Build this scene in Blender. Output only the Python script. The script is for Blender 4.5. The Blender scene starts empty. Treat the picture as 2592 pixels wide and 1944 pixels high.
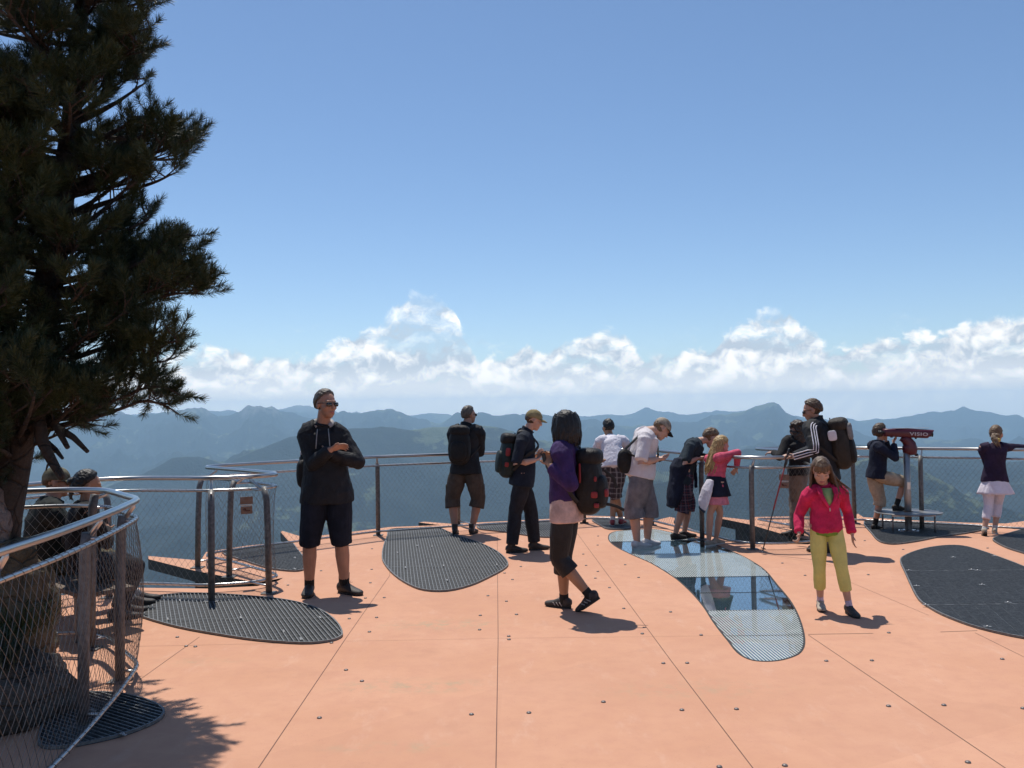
import bpy, bmesh, math, random
import numpy as np
from mathutils import Vector, Matrix, noise as mnoise
from mathutils.geometry import delaunay_2d_cdt

random.seed(7)
rng = np.random.default_rng(7)
R_ = math.radians
scene = bpy.context.scene
COL = scene.collection

# ------------------------------------------------------------------ camera
HC = 1.70                       # eye height above the terrace
FPX = 2278.0                    # focal length in photo pixels (photo 2592 x 1944)
PITCH, ROLL = math.atan(68/FPX), R_(0.84)
cam_d = bpy.data.cameras.new('camera'); cam = bpy.data.objects.new('camera', cam_d); COL.objects.link(cam)
cam_d.sensor_width = 36.0; cam_d.lens = 36.0*FPX/2592; cam_d.clip_start = 0.05; cam_d.clip_end = 120000
Fw = Vector((0, math.cos(PITCH), math.sin(PITCH)))
R0 = Vector((1, 0, 0)); U0 = R0.cross(Fw)
Rt = R0*math.cos(ROLL) - U0*math.sin(ROLL)
Up = R0*math.sin(ROLL) + U0*math.cos(ROLL)
cam.matrix_world = Matrix(((Rt.x, Up.x, -Fw.x, 0), (Rt.y, Up.y, -Fw.y, 0), (Rt.z, Up.z, -Fw.z, HC), (0, 0, 0, 1)))
scene.camera = cam

def ray(px, py):
    return Fw + Rt*((px-1296)/FPX) + Up*((972-py)/FPX)
def G(px, py, h=0.0):           # photo pixel -> point at height h
    d = ray(px, py); t = (h-HC)/d.z
    return Vector((d.x*t, d.y*t, h))
def D(px, py, y):               # photo pixel -> point at depth y
    d = ray(px, py); t = y/d.y
    return Vector((d.x*t, y, HC+d.z*t))
def z8(x, y): return (300+x*.5859, 1300+y*.5859)
def z7(x, y): return (1296+x*.5859, 1300+y*.5859)
def c2(x, y): return (700+x*.3919, 950+y*.3919)
def c3(x, y): return (1200+x*.3858, 980+y*.3858)
def c4(x, y): return (1450+x*.28932, 1000+y*.28932)
def c5(x, y): return (1900+x*.38573, 980+y*.38573)
def c6(x, y): return (2150+x*.19894, 1050+y*.19894)
def cl(x, y): return (x*.4787, 1150+y*.4787)

# ------------------------------------------------------------------ node helper
class V:                        # wraps a value socket so that formulas read as formulas
    def __init__(s, nt, sock): s.nt, s.s = nt, sock
    def m(s, op, *a, clamp=False):
        n = s.nt.nodes.new('ShaderNodeMath'); n.operation = op; n.use_clamp = clamp
        for i, v in enumerate((s,)+a):
            if isinstance(v, V): s.nt.links.new(v.s, n.inputs[i])
            else: n.inputs[i].default_value = v
        return V(s.nt, n.outputs[0])
    def __add__(s, o): return s.m('ADD', o)
    def __radd__(s, o): return s.m('ADD', o)
    def __sub__(s, o): return s.m('SUBTRACT', o)
    def __mul__(s, o): return s.m('MULTIPLY', o)
    def __rmul__(s, o): return s.m('MULTIPLY', o)
    def __truediv__(s, o): return s.m('DIVIDE', o)
    def clamp(s): return s.m('ADD', 0.0, clamp=True)
    def step(s, a, b):          # smoothstep from a to b
        n = s.nt.nodes.new('ShaderNodeMapRange'); n.interpolation_type = 'SMOOTHSTEP'
        s.nt.links.new(s.s, n.inputs[0])
        for i, v in ((1, a), (2, b)):
            if isinstance(v, V): s.nt.links.new(v.s, n.inputs[i])
            else: n.inputs[i].default_value = v
        return V(s.nt, n.outputs[0])
def node(nt, typ, ins=None, **kw):
    n = nt.nodes.new(typ)
    for k, v in kw.items(): setattr(n, k, v)
    for k, v in (ins or {}).items():
        if isinstance(v, V): v = v.s
        if isinstance(v, bpy.types.NodeSocket): nt.links.new(v, n.inputs[k])
        else: n.inputs[k].default_value = v
    return n
def mixc(nt, f, a, b):
    n = nt.nodes.new('ShaderNodeMix'); n.data_type = 'RGBA'
    for i, v in ((0, f), (6, a), (7, b)):
        if isinstance(v, V): v = v.s
        if isinstance(v, bpy.types.NodeSocket): nt.links.new(v, n.inputs[i])
        else: n.inputs[i].default_value = (*v, 1) if isinstance(v, tuple) and len(v) == 3 else v
    return n.outputs[2]
def noise(nt, vec, scale, detail=4, rough=.55, dim='3D'):
    n = node(nt, 'ShaderNodeTexNoise', {'Scale': scale, 'Detail': detail, 'Roughness': rough}, noise_dimensions=dim)
    if vec is not None: nt.links.new(vec, n.inputs['Vector'])
    return V(nt, n.outputs[0])

# ------------------------------------------------------------------ sky and sun
SUN_EL, SUN_AZ = 67.0, -20.0    # high sun, a little to the left of the view
world = bpy.data.worlds.new('World'); scene.world = world; world.use_nodes = True
nt = world.node_tree; nt.nodes.clear()
sky = node(nt, 'ShaderNodeTexSky', sky_type='NISHITA', sun_disc=False, sun_elevation=R_(SUN_EL), sun_rotation=R_(SUN_AZ),
           altitude=1700, air_density=1.0, dust_density=0.6, ozone_density=2.2)
SKYCOL = sky.outputs[0]
hsv = node(nt, 'ShaderNodeHueSaturation', {'Saturation': 1.06, 'Value': 0.84, 'Color': SKYCOL}); SKYCOL = hsv.outputs[0]
tc = node(nt, 'ShaderNodeTexCoord')
sep = node(nt, 'ShaderNodeSeparateXYZ', {0: tc.outputs['Generated']})
X, Y, Z = (V(nt, sep.outputs[i]) for i in range(3))
az = X.m('ARCTAN2', Y); el = Z.m('ARCSINE')
# height of the cumulus bank along the horizon (photo pixels / 2212-wide tracing -> azimuth, elevation)
TOP = [(-60, 800), (100, 790), (300, 800), (380, 775), (470, 755), (520, 762), (560, 785), (640, 785), (700, 765), (760, 735), (815, 715), (855, 668),
       (895, 640), (945, 645), (985, 685), (1005, 730), (1035, 790), (1085, 780), (1130, 750), (1170, 770), (1230, 745), (1290, 722), (1345, 735),
       (1400, 775), (1530, 765), (1590, 715), (1640, 688), (1700, 676), (1740, 715), (1790, 762), (1880, 745), (2212, 690)]
cvp = []
for (u, v) in TOP:
    d = ray(u*1.17179, v*1.17179); d.normalize()
    cvp.append((math.atan2(d.x, d.y), math.asin(d.z)))
cr = nt.nodes.new('ShaderNodeValToRGB'); cr.color_ramp.interpolation = 'EASE'
while len(cr.color_ramp.elements) > 1: cr.color_ramp.elements.remove(cr.color_ramp.elements[-1])
for i, (a, e) in enumerate(cvp):
    p = (a+0.7)/1.4
    el_ = cr.color_ramp.elements[0] if i == 0 else cr.color_ramp.elements.new(p)
    el_.position = p; el_.color = (e/.15, e/.15, e/.15, 1)
nt.links.new(((az+0.7)/1.4).s, cr.inputs[0])
top = V(nt, cr.outputs[0])*0.15
def cvec(dx=0.0, dy=0.0, sx=20.0, sy=24.0):
    return node(nt, 'ShaderNodeCombineXYZ', {0: az*sx+dx, 1: el*sy+dy, 2: 3.7}).outputs[0]
warp = node(nt, 'ShaderNodeTexNoise', {'Vector': cvec(), 'Scale': 1.3, 'Detail': 3.0})
def warped(dx, dy, sx, sy, amt):
    mul = node(nt, 'ShaderNodeVectorMath', {0: warp.outputs['Color'], 1: (amt, amt, amt)}, operation='MULTIPLY')
    return node(nt, 'ShaderNodeVectorMath', {0: cvec(dx, dy, sx, sy), 1: mul.outputs[0]}, operation='ADD').outputs[0]
nA = noise(nt, warped(0, 0, 24, 27, .6), 1.5, 8, .55)
nB = noise(nt, warped(.08, -.26, 24, 27, .6), 1.5, 8, .55)     # the same billows, looked at a little towards the sun
nC = noise(nt, warped(4.1, 2.2, 10, 22, .8), 1.5, 7, .6)
nW = noise(nt, warped(9, 1, 9, 40, 1.6), 1.6, 8, .65)
edge = top + (nA-0.5)*0.050 - el + 0.004
puff = edge.step(-.003, .007)
low = el.step(.0, .055)
gaps = (nC - 0.10 + (el*-3.0)).step(0.02, .26)
thin = el.step(.014, .040)*.42
alpha = (puff*(gaps*(thin+.30)+(thin*-1.0+.70))).clamp()
wisp = (nW.step(.56, .80)*(el.step(.12, .06))*.35)
alpha = alpha.m('MAXIMUM', wisp)
lit = ((nA-nB)*4.0 + 0.48 + (edge*-5.0) + (nC-.5)*1.5).clamp()
ccol = mixc(nt, lit, (4.1, 4.6, 5.2), (9.4, 9.1, 8.6))
hz = el.step(.060, .004)
ccol = mixc(nt, hz*.75, ccol, (12.0, 11.2, 10.2))
SKYOUT = mixc(nt, alpha, SKYCOL, ccol)
bg = node(nt, 'ShaderNodeBackground', {'Color': SKYOUT, 'Strength': 0.15})
node(nt, 'ShaderNodeOutputWorld', {'Surface': bg.outputs[0]})

sun_d = bpy.data.lights.new('sun', 'SUN'); sun = bpy.data.objects.new('sun', sun_d); COL.objects.link(sun)
sun_d.energy = 4.6; sun_d.angle = R_(0.5); sun_d.color = (1, .95, .87)
to_sun = Vector((math.sin(R_(SUN_AZ))*math.cos(R_(SUN_EL)), math.cos(R_(SUN_AZ))*math.cos(R_(SUN_EL)), math.sin(R_(SUN_EL))))
sun.rotation_euler = to_sun.to_track_quat('Z', 'Y').to_euler(); sun.location = to_sun*60
scene.view_settings.view_transform = 'Standard'; scene.view_settings.look = 'None'
scene.view_settings.exposure = 0.0; scene.view_settings.gamma = 1.0
scene.render.engine = 'CYCLES'
cy = scene.cycles
cy.max_bounces = 7; cy.diffuse_bounces = 3; cy.glossy_bounces = 4; cy.transmission_bounces = 5; cy.volume_bounces = 2; cy.transparent_max_bounces = 8
cy.use_denoising = True; cy.caustics_reflective = False; cy.caustics_refractive = False

# ------------------------------------------------------------------ object helpers
def tag(o, label=None, cat=None, group=None, kind=None):
    if label: o['label'] = label
    if cat: o['category'] = cat
    if group: o['group'] = group
    if kind: o['kind'] = kind
    return o
def empty(name, loc=(0, 0, 0), rz=0.0):
    o = bpy.data.objects.new(name, None); COL.objects.link(o); o.location = loc; o.rotation_euler = (0, 0, rz)
    o.empty_display_size = .1
    return o
def link_mesh(name, verts, faces, mat=None, parent=None, smooth=True, mats=None, midx=None):
    me = bpy.data.meshes.new(name)
    me.from_pydata([tuple(v) for v in verts], [], [tuple(f) for f in faces])
    for m in (mats or ([mat] if mat else [])): me.materials.append(m)
    if midx is not None: me.polygons.foreach_set('material_index', midx)
    me.polygons.foreach_set('use_smooth', [smooth]*len(me.polygons)); me.update()
    o = bpy.data.objects.new(name, me); COL.objects.link(o)
    if parent: o.parent = parent
    return o
def np_mesh(name, verts, quads, mat, parent=None, smooth=False):     # big quad meshes from arrays
    me = bpy.data.meshes.new(name); nv, nq = len(verts), len(quads)
    me.vertices.add(nv); me.vertices.foreach_set('co', np.asarray(verts, np.float32).ravel())
    me.loops.add(nq*4); me.loops.foreach_set('vertex_index', np.asarray(quads, np.int32).ravel())
    me.polygons.add(nq); me.polygons.foreach_set('loop_start', np.arange(0, nq*4, 4, dtype=np.int32))
    me.polygons.foreach_set('loop_total', np.full(nq, 4, np.int32))
    me.polygons.foreach_set('use_smooth', np.full(nq, smooth))
    me.materials.append(mat); me.update(calc_edges=True); me.validate()
    o = bpy.data.objects.new(name, me); COL.objects.link(o)
    if parent: o.parent = parent
    return o

class Acc:                      # collects closed shapes into one mesh
    def __init__(s): s.v, s.f = [], []
    def add(s, vs, fs):
        b = len(s.v); s.v += [Vector(v) for v in vs]; s.f += [tuple(i+b for i in f) for f in fs]
    def tube(s, pts, rad, n=12, ref=(0, 1, 0), cap=.5, closed=False):
        pts = [Vector(p) for p in pts]; m = len(pts)
        rings = []
        for i, p in enumerate(pts):
            if closed: t = pts[(i+1) % m]-pts[i-1]
            else: t = pts[min(i+1, m-1)]-pts[max(i-1, 0)]
            if t.length < 1e-9: t = Vector((0, 0, 1))
            t.normalize()
            rf = Vector(ref[i]) if isinstance(ref, list) else Vector(ref)
            side = t.cross(rf)
            if side.length < 1e-3: side = t.cross(Vector((1, 0, 0)))
            side.normalize(); oth = side.cross(t).normalized()
            r = rad[i] if isinstance(rad, (list, tuple)) and not (len(rad) == 2 and m != 2 and not isinstance(rad[0], (list, tuple))) else rad
            a, b = r if isinstance(r, (tuple, list)) else (r, r)
            rings.append([p + side*(a*math.cos(2*math.pi*k/n)) + oth*(b*math.sin(2*math.pi*k/n)) for k in range(n)])
        vs = [v for rg in rings for v in rg]; fs = []
        for i in range(m if closed else m-1):
            j = (i+1) % m
            for k in range(n): fs.append((i*n+k, i*n+(k+1) % n, j*n+(k+1) % n, j*n+k))
        if not closed:
            for end in (0, m-1):
                t = (pts[1]-pts[0] if end == 0 else pts[-1]-pts[-2]).normalized()*(-1 if end == 0 else 1)
                r = rad[end] if isinstance(rad, (list, tuple)) and isinstance(rad[end % len(rad)], (list, tuple, float, int)) and len(rad) == m else rad
                rr = min(r) if isinstance(r, (tuple, list)) else r
                ci = len(vs); vs.append(pts[end]+t*(rr*cap))
                for k in range(n):
                    a, b = end*n+k, end*n+(k+1) % n
                    fs.append((b, a, ci) if end == 0 else (a, b, ci))
        s.add(vs, fs)
    def ellipsoid(s, c, rad, M=None, nu=16, nv=10, fn=None, p=1.0):
        vs, fs = [], []
        def sp(x): return math.copysign(abs(x)**p, x)
        for j in range(nv+1):
            th = math.pi*j/nv
            for i in range(nu):
                ph = 2*math.pi*i/nu
                d = Vector((sp(math.sin(th))*sp(math.cos(ph)), sp(math.sin(th))*sp(math.sin(ph)), sp(math.cos(th))))
                k = fn(d) if fn else 1.0
                q = Vector((d.x*rad[0]*k, d.y*rad[1]*k, d.z*rad[2]*k))
                vs.append(Vector(c)+(M @ q if M else q))
        for j in range(nv):
            for i in range(nu):
                a, b = j*nu+i, j*nu+(i+1) % nu
                if j == 0: fs.append((a, a+nu, b+nu))
                elif j == nv-1: fs.append((a, a+nu, b))
                else: fs.append((a, a+nu, b+nu, b))
        s.add(vs, fs)
    def box(s, c, size, M=None, bev=0.0):
        bm = bmesh.new(); bmesh.ops.create_cube(bm, size=1.0)
        for v in bm.verts: v.co = Vector((v.co.x*size[0], v.co.y*size[1], v.co.z*size[2]))
        if bev > 0: bmesh.ops.bevel(bm, geom=bm.edges[:], offset=bev, segments=2, affect='EDGES', profile=.5)
        bm.verts.index_update()
        s.add([Vector(c)+(M @ v.co if M else v.co) for v in bm.verts], [[v.index for v in f.verts] for f in bm.faces]); bm.free()
    def prism(s, poly, z0, z1):  # closed vertical prism over a simple polygon (x, y)
        n = len(poly); ar = sum(poly[i][0]*poly[(i+1) % n][1]-poly[(i+1) % n][0]*poly[i][1] for i in range(n))
        if ar < 0: poly = poly[::-1]
        vs = [(p[0], p[1], z0) for p in poly]+[(p[0], p[1], z1) for p in poly]
        fs = [tuple(range(n))[::-1], tuple(range(n, 2*n))]+[(i, (i+1) % n, n+(i+1) % n, n+i) for i in range(n)]
        s.add(vs, fs)
    def build(s, name, mat, parent=None, smooth=True, off=None):
        vs = [v-off for v in s.v] if off is not None else s.v
        return link_mesh(name, vs, s.f, mat, parent, smooth)
    def xform(s, M): s.v = [M @ v for v in s.v]; return s

def vnoise3(p, seed=0):         # value noise for many points at once
    pi = np.floor(p).astype(np.int64); f = p-pi; f = f*f*(3-2*f)
    def h(i, j, k):
        n = (i*374761393 + j*668265263 + k*2147483647 + seed*974711) & 0x7fffffff
        n = ((n ^ (n >> 13))*1274126177) & 0x7fffffff
        n = ((n ^ (n >> 15))*2246822519) & 0x7fffffff
        return (n & 0xffff)/65535.0
    x, y, z = pi[..., 0], pi[..., 1], pi[..., 2]; fx, fy, fz = f[..., 0], f[..., 1], f[..., 2]
    def lerp(a, b, t): return a+(b-a)*t
    c = lerp(lerp(lerp(h(x, y, z), h(x+1, y, z), fx), lerp(h(x, y+1, z), h(x+1, y+1, z), fx), fy),
             lerp(lerp(h(x, y, z+1), h(x+1, y, z+1), fx), lerp(h(x, y+1, z+1), h(x+1, y+1, z+1), fx), fy), fz)
    return c*2-1
def fbm3(p, oct=4, seed=0, ridged=False):
    s = np.zeros(p.shape[:-1]); a, t = 1.0, 0.0
    for o in range(oct):
        n = vnoise3(p*2**o+o*17.3, seed+o)
        s += a*(1-2*np.abs(n) if ridged else n); t += a; a *= .5
    return s/t
# ------------------------------------------------------------------ materials
def principled(name):
    m = bpy.data.materials.new(name); m.use_nodes = True
    return m, m.node_tree, m.node_tree.nodes['Principled BSDF']
def simple(name, col, rough=.6, metal=0.0, var=.12, scale=8.0, bump=0.0, bscale=60.0, spec=.5, bdist=.01):
    m, nt, b = principled(name)
    tc = node(nt, 'ShaderNodeTexCoord')
    n = noise(nt, tc.outputs['Object'], scale, 5, .6)
    c = mixc(nt, n.step(.25, .75), tuple(x*(1-var) for x in col), tuple(min(1, x*(1+var)) for x in col))
    nt.links.new(c, b.inputs['Base Color'])
    b.inputs['Roughness'].default_value = rough; b.inputs['Metallic'].default_value = metal
    b.inputs['Specular IOR Level'].default_value = spec
    if bump:
        n2 = noise(nt, tc.outputs['Object'], bscale, 4, .6)
        bp = node(nt, 'ShaderNodeBump', {'Height': n2, 'Strength': bump, 'Distance': bdist}); nt.links.new(bp.outputs[0], b.inputs['Normal'])
    return m
def cloth(name, col, rough=.85, var=.25, sheen=.0, bump=.35):
    m, nt, b = principled(name); tc = node(nt, 'ShaderNodeTexCoord'); p = tc.outputs['Object']
    n1 = noise(nt, p, 9, 5, .65); n2 = noise(nt, p, 260, 3, .6)
    mp = node(nt, 'ShaderNodeMapping', {'Vector': p, 'Scale': (1, 1, .45), 'Rotation': (.35, .2, 0)})
    n3 = noise(nt, mp.outputs[0], 17, 4, .55); n4 = noise(nt, p, 36, 4, .6)
    c = mixc(nt, n1.step(.3, .7), tuple(x*(1-var) for x in col), tuple(min(1, x*(1+var)) for x in col))
    c = mixc(nt, n2.step(.5, .8)*.25, c, tuple(min(1, x*1.5+.01) for x in col)); nt.links.new(c, b.inputs['Base Color'])
    b.inputs['Roughness'].default_value = rough; b.inputs['Specular IOR Level'].default_value = .25
    crease = (n3*2.0-1.0).m('ABSOLUTE'); hh = crease*1.0+n4*.35+n2*.05
    bp = node(nt, 'ShaderNodeBump', {'Height': hh, 'Strength': .65, 'Distance': .015}); nt.links.new(bp.outputs[0], b.inputs['Normal'])
    return m

M_STEEL = simple('polished stainless steel', (.46, .455, .445), .28, 1.0, .06, 20)
M_STEEL2 = simple('brushed stainless steel', (.50, .49, .48), .33, 1.0, .10, 30); M_GALV = simple('galvanised step sheet', (.20, .20, .20), .5, .6, .25, 20)
M_POST = simple('weathered grey steel', (.145, .14, .135), .55, .35, .35, 26, .2, 120)
M_WIRE = simple('net wire', (.21, .21, .20), .45, .85, .1, 4)
M_DARKSTEEL = simple('dark girder steel', (.045, .038, .034), .6, .2, .3, 3)

# ------------------------------------------------------------------ terrain: one sheet from under the terrace to the far ranges
YH = lambda px: 1040-(px-1296)*.01466
def prof(pts, default):         # photo pixels of a ridge line -> interpolated tangent of elevation over azimuth
    a, e = [], []
    for (x, y) in pts:
        d = ray(x, y); a.append(math.atan2(d.x, d.y)); e.append(d.z/math.hypot(d.x, d.y))
    return lambda q: np.interp(q, a, e)
ridge_far = prof([(-600, 1080), (0, 1075), (410, 1046), (640, 1040), (715, 1040), (744, 1028), (779, 1026), (861, 1046), (990, 1052), (1090, 1045), (1180, 1056), (1330, 1055), (1500, 1056), (1583, 1050), (1620, 1040), (1642, 1034), (1665, 1042), (1741, 1055),
                  (1782, 1043), (1853, 1041), (1950, 1052), (2100, 1062), (2233, 1064), (2350, 1047), (2400, 1040), (2438, 1036), (2497, 1046), (2592, 1058), (3000, 1062)], 0)
ridge_l = prof([(-800, 1130), (-300, 1110), (60, 1100), (176, 1074), (264, 1060), (305, 1050), (350, 1054), (410, 1044), (465, 1042), (510, 1033), (551, 1050), (592, 1044), (622, 1034), (650, 1026), (691, 1036), (740, 1050), (800, 1058),
                (861, 1047), (902, 1050), (937, 1041), (978, 1035), (1008, 1050), (1055, 1064), (1101, 1070), (1148, 1050), (1190, 1044), (1219, 1041), (1260, 1053), (1296, 1057), (1330, 1052), (1372, 1049), (1420, 1062), (1472, 1066),
                (1489, 1063), (1530, 1076), (1600, 1084), (1659, 1077), (1706, 1067), (1823, 1052), (1882, 1038), (1917, 1027), (1945, 1021), (1958, 1019), (1972, 1024), (1987, 1040), (2028, 1060), (2116, 1082), (2204, 1104), (2400, 1120), (2600, 1110), (3100, 1100)], 0)
ridge_m = prof([(-800, 1260), (0, 1250), (250, 1235), (363, 1196), (434, 1158), (504, 1153), (568, 1170), (644, 1137), (732, 1102), (800, 1092), (879, 1084), (967, 1077), (1043, 1084), (1113, 1080), (1213, 1073), (1296, 1089), (1355, 1112), (1430, 1124), (1478, 1126),
                (1560, 1132), (1647, 1131), (1780, 1142), (1882, 1137), (2000, 1124), (2100, 1116), (2145, 1118), (2204, 1130), (2330, 1150), (2592, 1165), (3100, 1150)], 0)
ridge_n = prof([(-800, 1420), (0, 1420), (500, 1400), (900, 1380), (1300, 1360), (1500, 1300), (1700, 1215), (1900, 1165), (2100, 1145), (2250, 1150), (2333, 1170), (2450, 1209), (2592, 1255), (2900, 1340), (3200, 1380)], 0)
def terrain_mat():
    m, nt, b = principled('mountain ground')
    geo = node(nt, 'ShaderNodeNewGeometry'); pos = geo.outputs['Position']
    n1 = noise(nt, pos, .0011, 6, .6); n2 = noise(nt, pos, .009, 5, .7); n3 = noise(nt, pos, .05, 3, .7)
    sp = node(nt, 'ShaderNodeSeparateXYZ', {0: geo.outputs['Normal']}); nz = V(nt, sp.outputs[2])
    sz = node(nt, 'ShaderNodeSeparateXYZ', {0: pos}); z = V(nt, sz.outputs[2])
    forest = mixc(nt, n2.step(.3, .7), (.008, .014, .016), (.021, .030, .026))
    meadow = mixc(nt, n2.step(.3, .7), (.055, .076, .040), (.10, .115, .065))
    mead = ((n1 + (n2-.5)*.22 + (nz-.9)*.5).step(.575, .61))
    c = mixc(nt, mead, forest, meadow)
    rock = mixc(nt, n3, (.16, .15, .14), (.32, .31, .29))
    c = mixc(nt, ((n2-.5)*240.0+z + (nz*-260.0)).step(-230.0, -110.0)*.55, c, rock)
    nt.links.new(c, b.inputs['Base Color']); b.inputs['Roughness'].default_value = .95; b.inputs['Specular IOR Level'].default_value = .1
    bp = node(nt, 'ShaderNodeBump', {'Height': n3+n2, 'Strength': .9, 'Distance': 14.0}); nt.links.new(bp.outputs[0], b.inputs['Normal'])
    return m
def make_terrain():
    azs = np.concatenate([np.linspace(-math.pi, -.75, 60, endpoint=False), np.linspace(-.75, .75, 860), np.linspace(.75, math.pi, 60)[1:]])
    r = np.concatenate([[0.5], np.geomspace(12, 700, 40), np.geomspace(760, 9000, 210), np.geomspace(9050, 21000, 190)])
    A, RR = np.meshgrid(azs, r)
    front = np.clip((np.cos(A)-.45)/.25, 0, 1)
    def ctl(f, d): return f(np.clip(azs, -.75, .75))*d+HC
    fo = np.clip((np.cos(azs)-.45)/.25, 0, 1)
    hm = ctl(ridge_m, 6200); hl = ctl(ridge_l, 12000); hf = ctl(ridge_far, 17500); hn = ctl(ridge_n, 4000)
    def jag(f, sd): q = np.stack([azs*f, 0*azs, 0*azs+sd], -1); return fbm3(q, 5, sd, True)-.15
    hm = hm+jag(26, 3)*14; hl = hl+jag(40, 5)*72*(1-.75*np.exp(-((azs-.285)/.06)**2)); hf = hf+jag(38, 9)*70
    cols = [(0, np.full_like(azs, -16)), (60, np.full_like(azs, -40)), (350, np.full_like(azs, -210)), (1300, np.full_like(azs, -500)),
            (2700, np.full_like(azs, -700)), (3300, np.minimum(-670, hn-140)), (4000, np.maximum(hn, -690)), (4700, np.minimum(hn-60, hm-230)), (6200, hm), (7600, np.minimum(hm, hl)-280), (9700, hl-520), (12000, hl), (14400, np.minimum(hl, hf)-400), (17500, hf), (21000, hf-1000)]
    ctr = np.array([c[0] for c in cols]); H = np.stack([c[1] for c in cols])           # controls x azimuth
    Z = np.zeros_like(A)
    lin = ctr
    for j in range(len(azs)):
        Z[:, j] = np.interp(r, lin, H[:, j])
    # soften the rows along r a little except at crests, then carve slopes
    P = np.stack([RR*np.sin(A)/1000, RR*np.cos(A)/1000, np.zeros_like(A)], -1)
    W = np.stack([fbm3(P*1.3+7, 3, 31), fbm3(P*1.3+19, 3, 37), 0*A], -1)*.35
    rid = fbm3((P+W)*1.05, 7, 3, True); fb = fbm3(P*3.1, 5, 11)
    dist = np.min(np.abs(RR[..., None]-np.array([6200, 12000, 17500])), -1)
    crest = 1-np.exp(-(dist/(RR*.030+1))**2)
    amp = np.interp(RR, [0, 50, 400, 1500, 6000, 12000, 21000], [0, 2, 25, 80, 230, 420, 420])
    near_crest = np.exp(-(dist/(RR*.13))**2)
    Z += amp*(rid*.75+fb*.35-.15-.36*near_crest)*(crest*.985+.015)
    cr2 = fbm3(P*6, 4, 23)*np.interp(RR, [0, 3000, 6000, 24000], [0, 4, 6, 14]); Z += cr2
    back = np.interp(RR, [0, 40, 400, 21000], [-14, -14, -60, -900])
    Z = Z*front+back*(1-front)
    nr, na = A.shape
    vs = np.stack([RR*np.sin(A), RR*np.cos(A), Z], -1).reshape(-1, 3)
    i, j = np.meshgrid(np.arange(nr-1), np.arange(na-1), indexing='ij')
    q = np.stack([i*na+j, i*na+j+1, (i+1)*na+j+1, (i+1)*na+j], -1).reshape(-1, 4)
    # close the seam behind the viewer
    k = np.arange(nr-1); q = np.concatenate([q, np.stack([k*na+na-1, k*na, (k+1)*na, (k+1)*na+na-1], -1)])
    o = np_mesh('mountains', vs, q, terrain_mat(), smooth=True)
    tag(o, kind='structure'); return o
make_terrain()

# ------------------------------------------------------------------ the air between here and the far ranges
def make_haze():
    a = Acc(); a.box((0, 0, -900), (44000, 44000, 2460))
    m = bpy.data.materials.new('mountain air'); m.use_nodes = True; nt = m.node_tree; nt.nodes.clear()
    v = node(nt, 'ShaderNodeVolumePrincipled', {'Color': (.54, .79, 1.0, 1), 'Density': HAZE_DENSITY, 'Anisotropy': .3})
    o = node(nt, 'ShaderNodeOutputMaterial', {'Volume': v.outputs[0]})
    ob = a.build('haze', m, smooth=False); tag(ob, kind='stuff')
HAZE_DENSITY = 7.6e-5
make_haze()

# ------------------------------------------------------------------ the terrace floor
def spline(pts, k=5, closed=True):            # Catmull-Rom through 2D points
    out = []; n = len(pts)
    for i in range(n if closed else n-1):
        p = [Vector(pts[(i+j) % n] if closed else pts[min(max(i+j, 0), n-1)]) for j in (-1, 0, 1, 2)]
        for s in range(k):
            t = s/k
            out.append(.5*((2*p[1])+(p[2]-p[0])*t+(2*p[0]-5*p[1]+4*p[2]-p[3])*t*t+(3*p[1]-p[0]-3*p[2]+p[3])*t**3))
    if not closed: out.append(Vector(pts[-1]))
    return out
def inside(p, poly):
    c = False; n = len(poly); j = n-1
    for i in range(n):
        a, b = poly[i], poly[j]
        if (a[1] > p[1]) != (b[1] > p[1]) and p[0] < (b[0]-a[0])*(p[1]-a[1])/(b[1]-a[1])+a[0]: c = not c
        j = i
    return c
def ground(pts): return [G(*p).xy for p in pts]
T_DECK = .12
edge_px = [z8(75, 320), z8(385, 324), z8(600, 313), z8(690, 290), z8(712, 277), z8(640, 291), z8(560, 291), z8(330, 247), z8(130, 197), z8(128, 183), z8(355, 203), z8(378, 166),
           z8(560, 138), z8(737, 122), z8(700, 79), z8(708, 75), z8(802, 103), z8(900, 92), z8(1110, 66), z8(1170, 58), z8(1390, 50), z8(1296, 38), z8(1325, 35), z8(1440, 44), z8(1560, 38), z8(1800, 26), z8(1990, 16),
           z8(1997, 4), z8(2045, 11), z7(330, 9), z7(560, 15), c4(740, 1098), c4(755, 1088), c4(850, 1066), c4(892, 1076), c4(882, 1122), c4(1160, 1212), c4(1390, 1272), c4(1600, 1302), c4(1880, 1303), (2046, 1378), (2072, 1371), (2050, 1366),
           c4(1890, 1232), c4(1540, 1130), c4(1330, 1087), c4(1262, 1074), c4(1285, 1064), c4(1540, 1093), c4(1600, 1066),
           (2012, 1307), (2160, 1308), (2172, 1300), (2185, 1309), (2290, 1316), (2448, 1323), (2545, 1325), (2600, 1318)]
deck_edge = ground(edge_px)
deck_edge += [Vector((8.6, 13.2)), Vector((11, 10)), Vector((11, -7)), Vector((-9, -7)), Vector((-9, 4.0)), Vector((-6.5, 6.2)), G(0, 1545).xy+Vector((-.2, .1)), G(105, 1512).xy, G(190, 1503).xy]
glass_px = [z7(*p) for p in [(415, 100), (425, 85), (460, 75), (560, 68), (620, 68), (690, 82), (760, 98), (850, 123), (920, 150), (990, 180), (1050, 213), (1100, 250), (1150, 310), (1200, 370), (1235, 430), (1260, 500), (1267, 560), (1250, 600),
            (1210, 622), (1150, 637), (1080, 640), (1020, 630), (970, 600), (930, 550), (890, 500), (858, 455), (830, 410), (790, 360), (740, 310), (690, 270), (600, 215), (520, 180), (450, 145), (420, 120)]]
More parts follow.
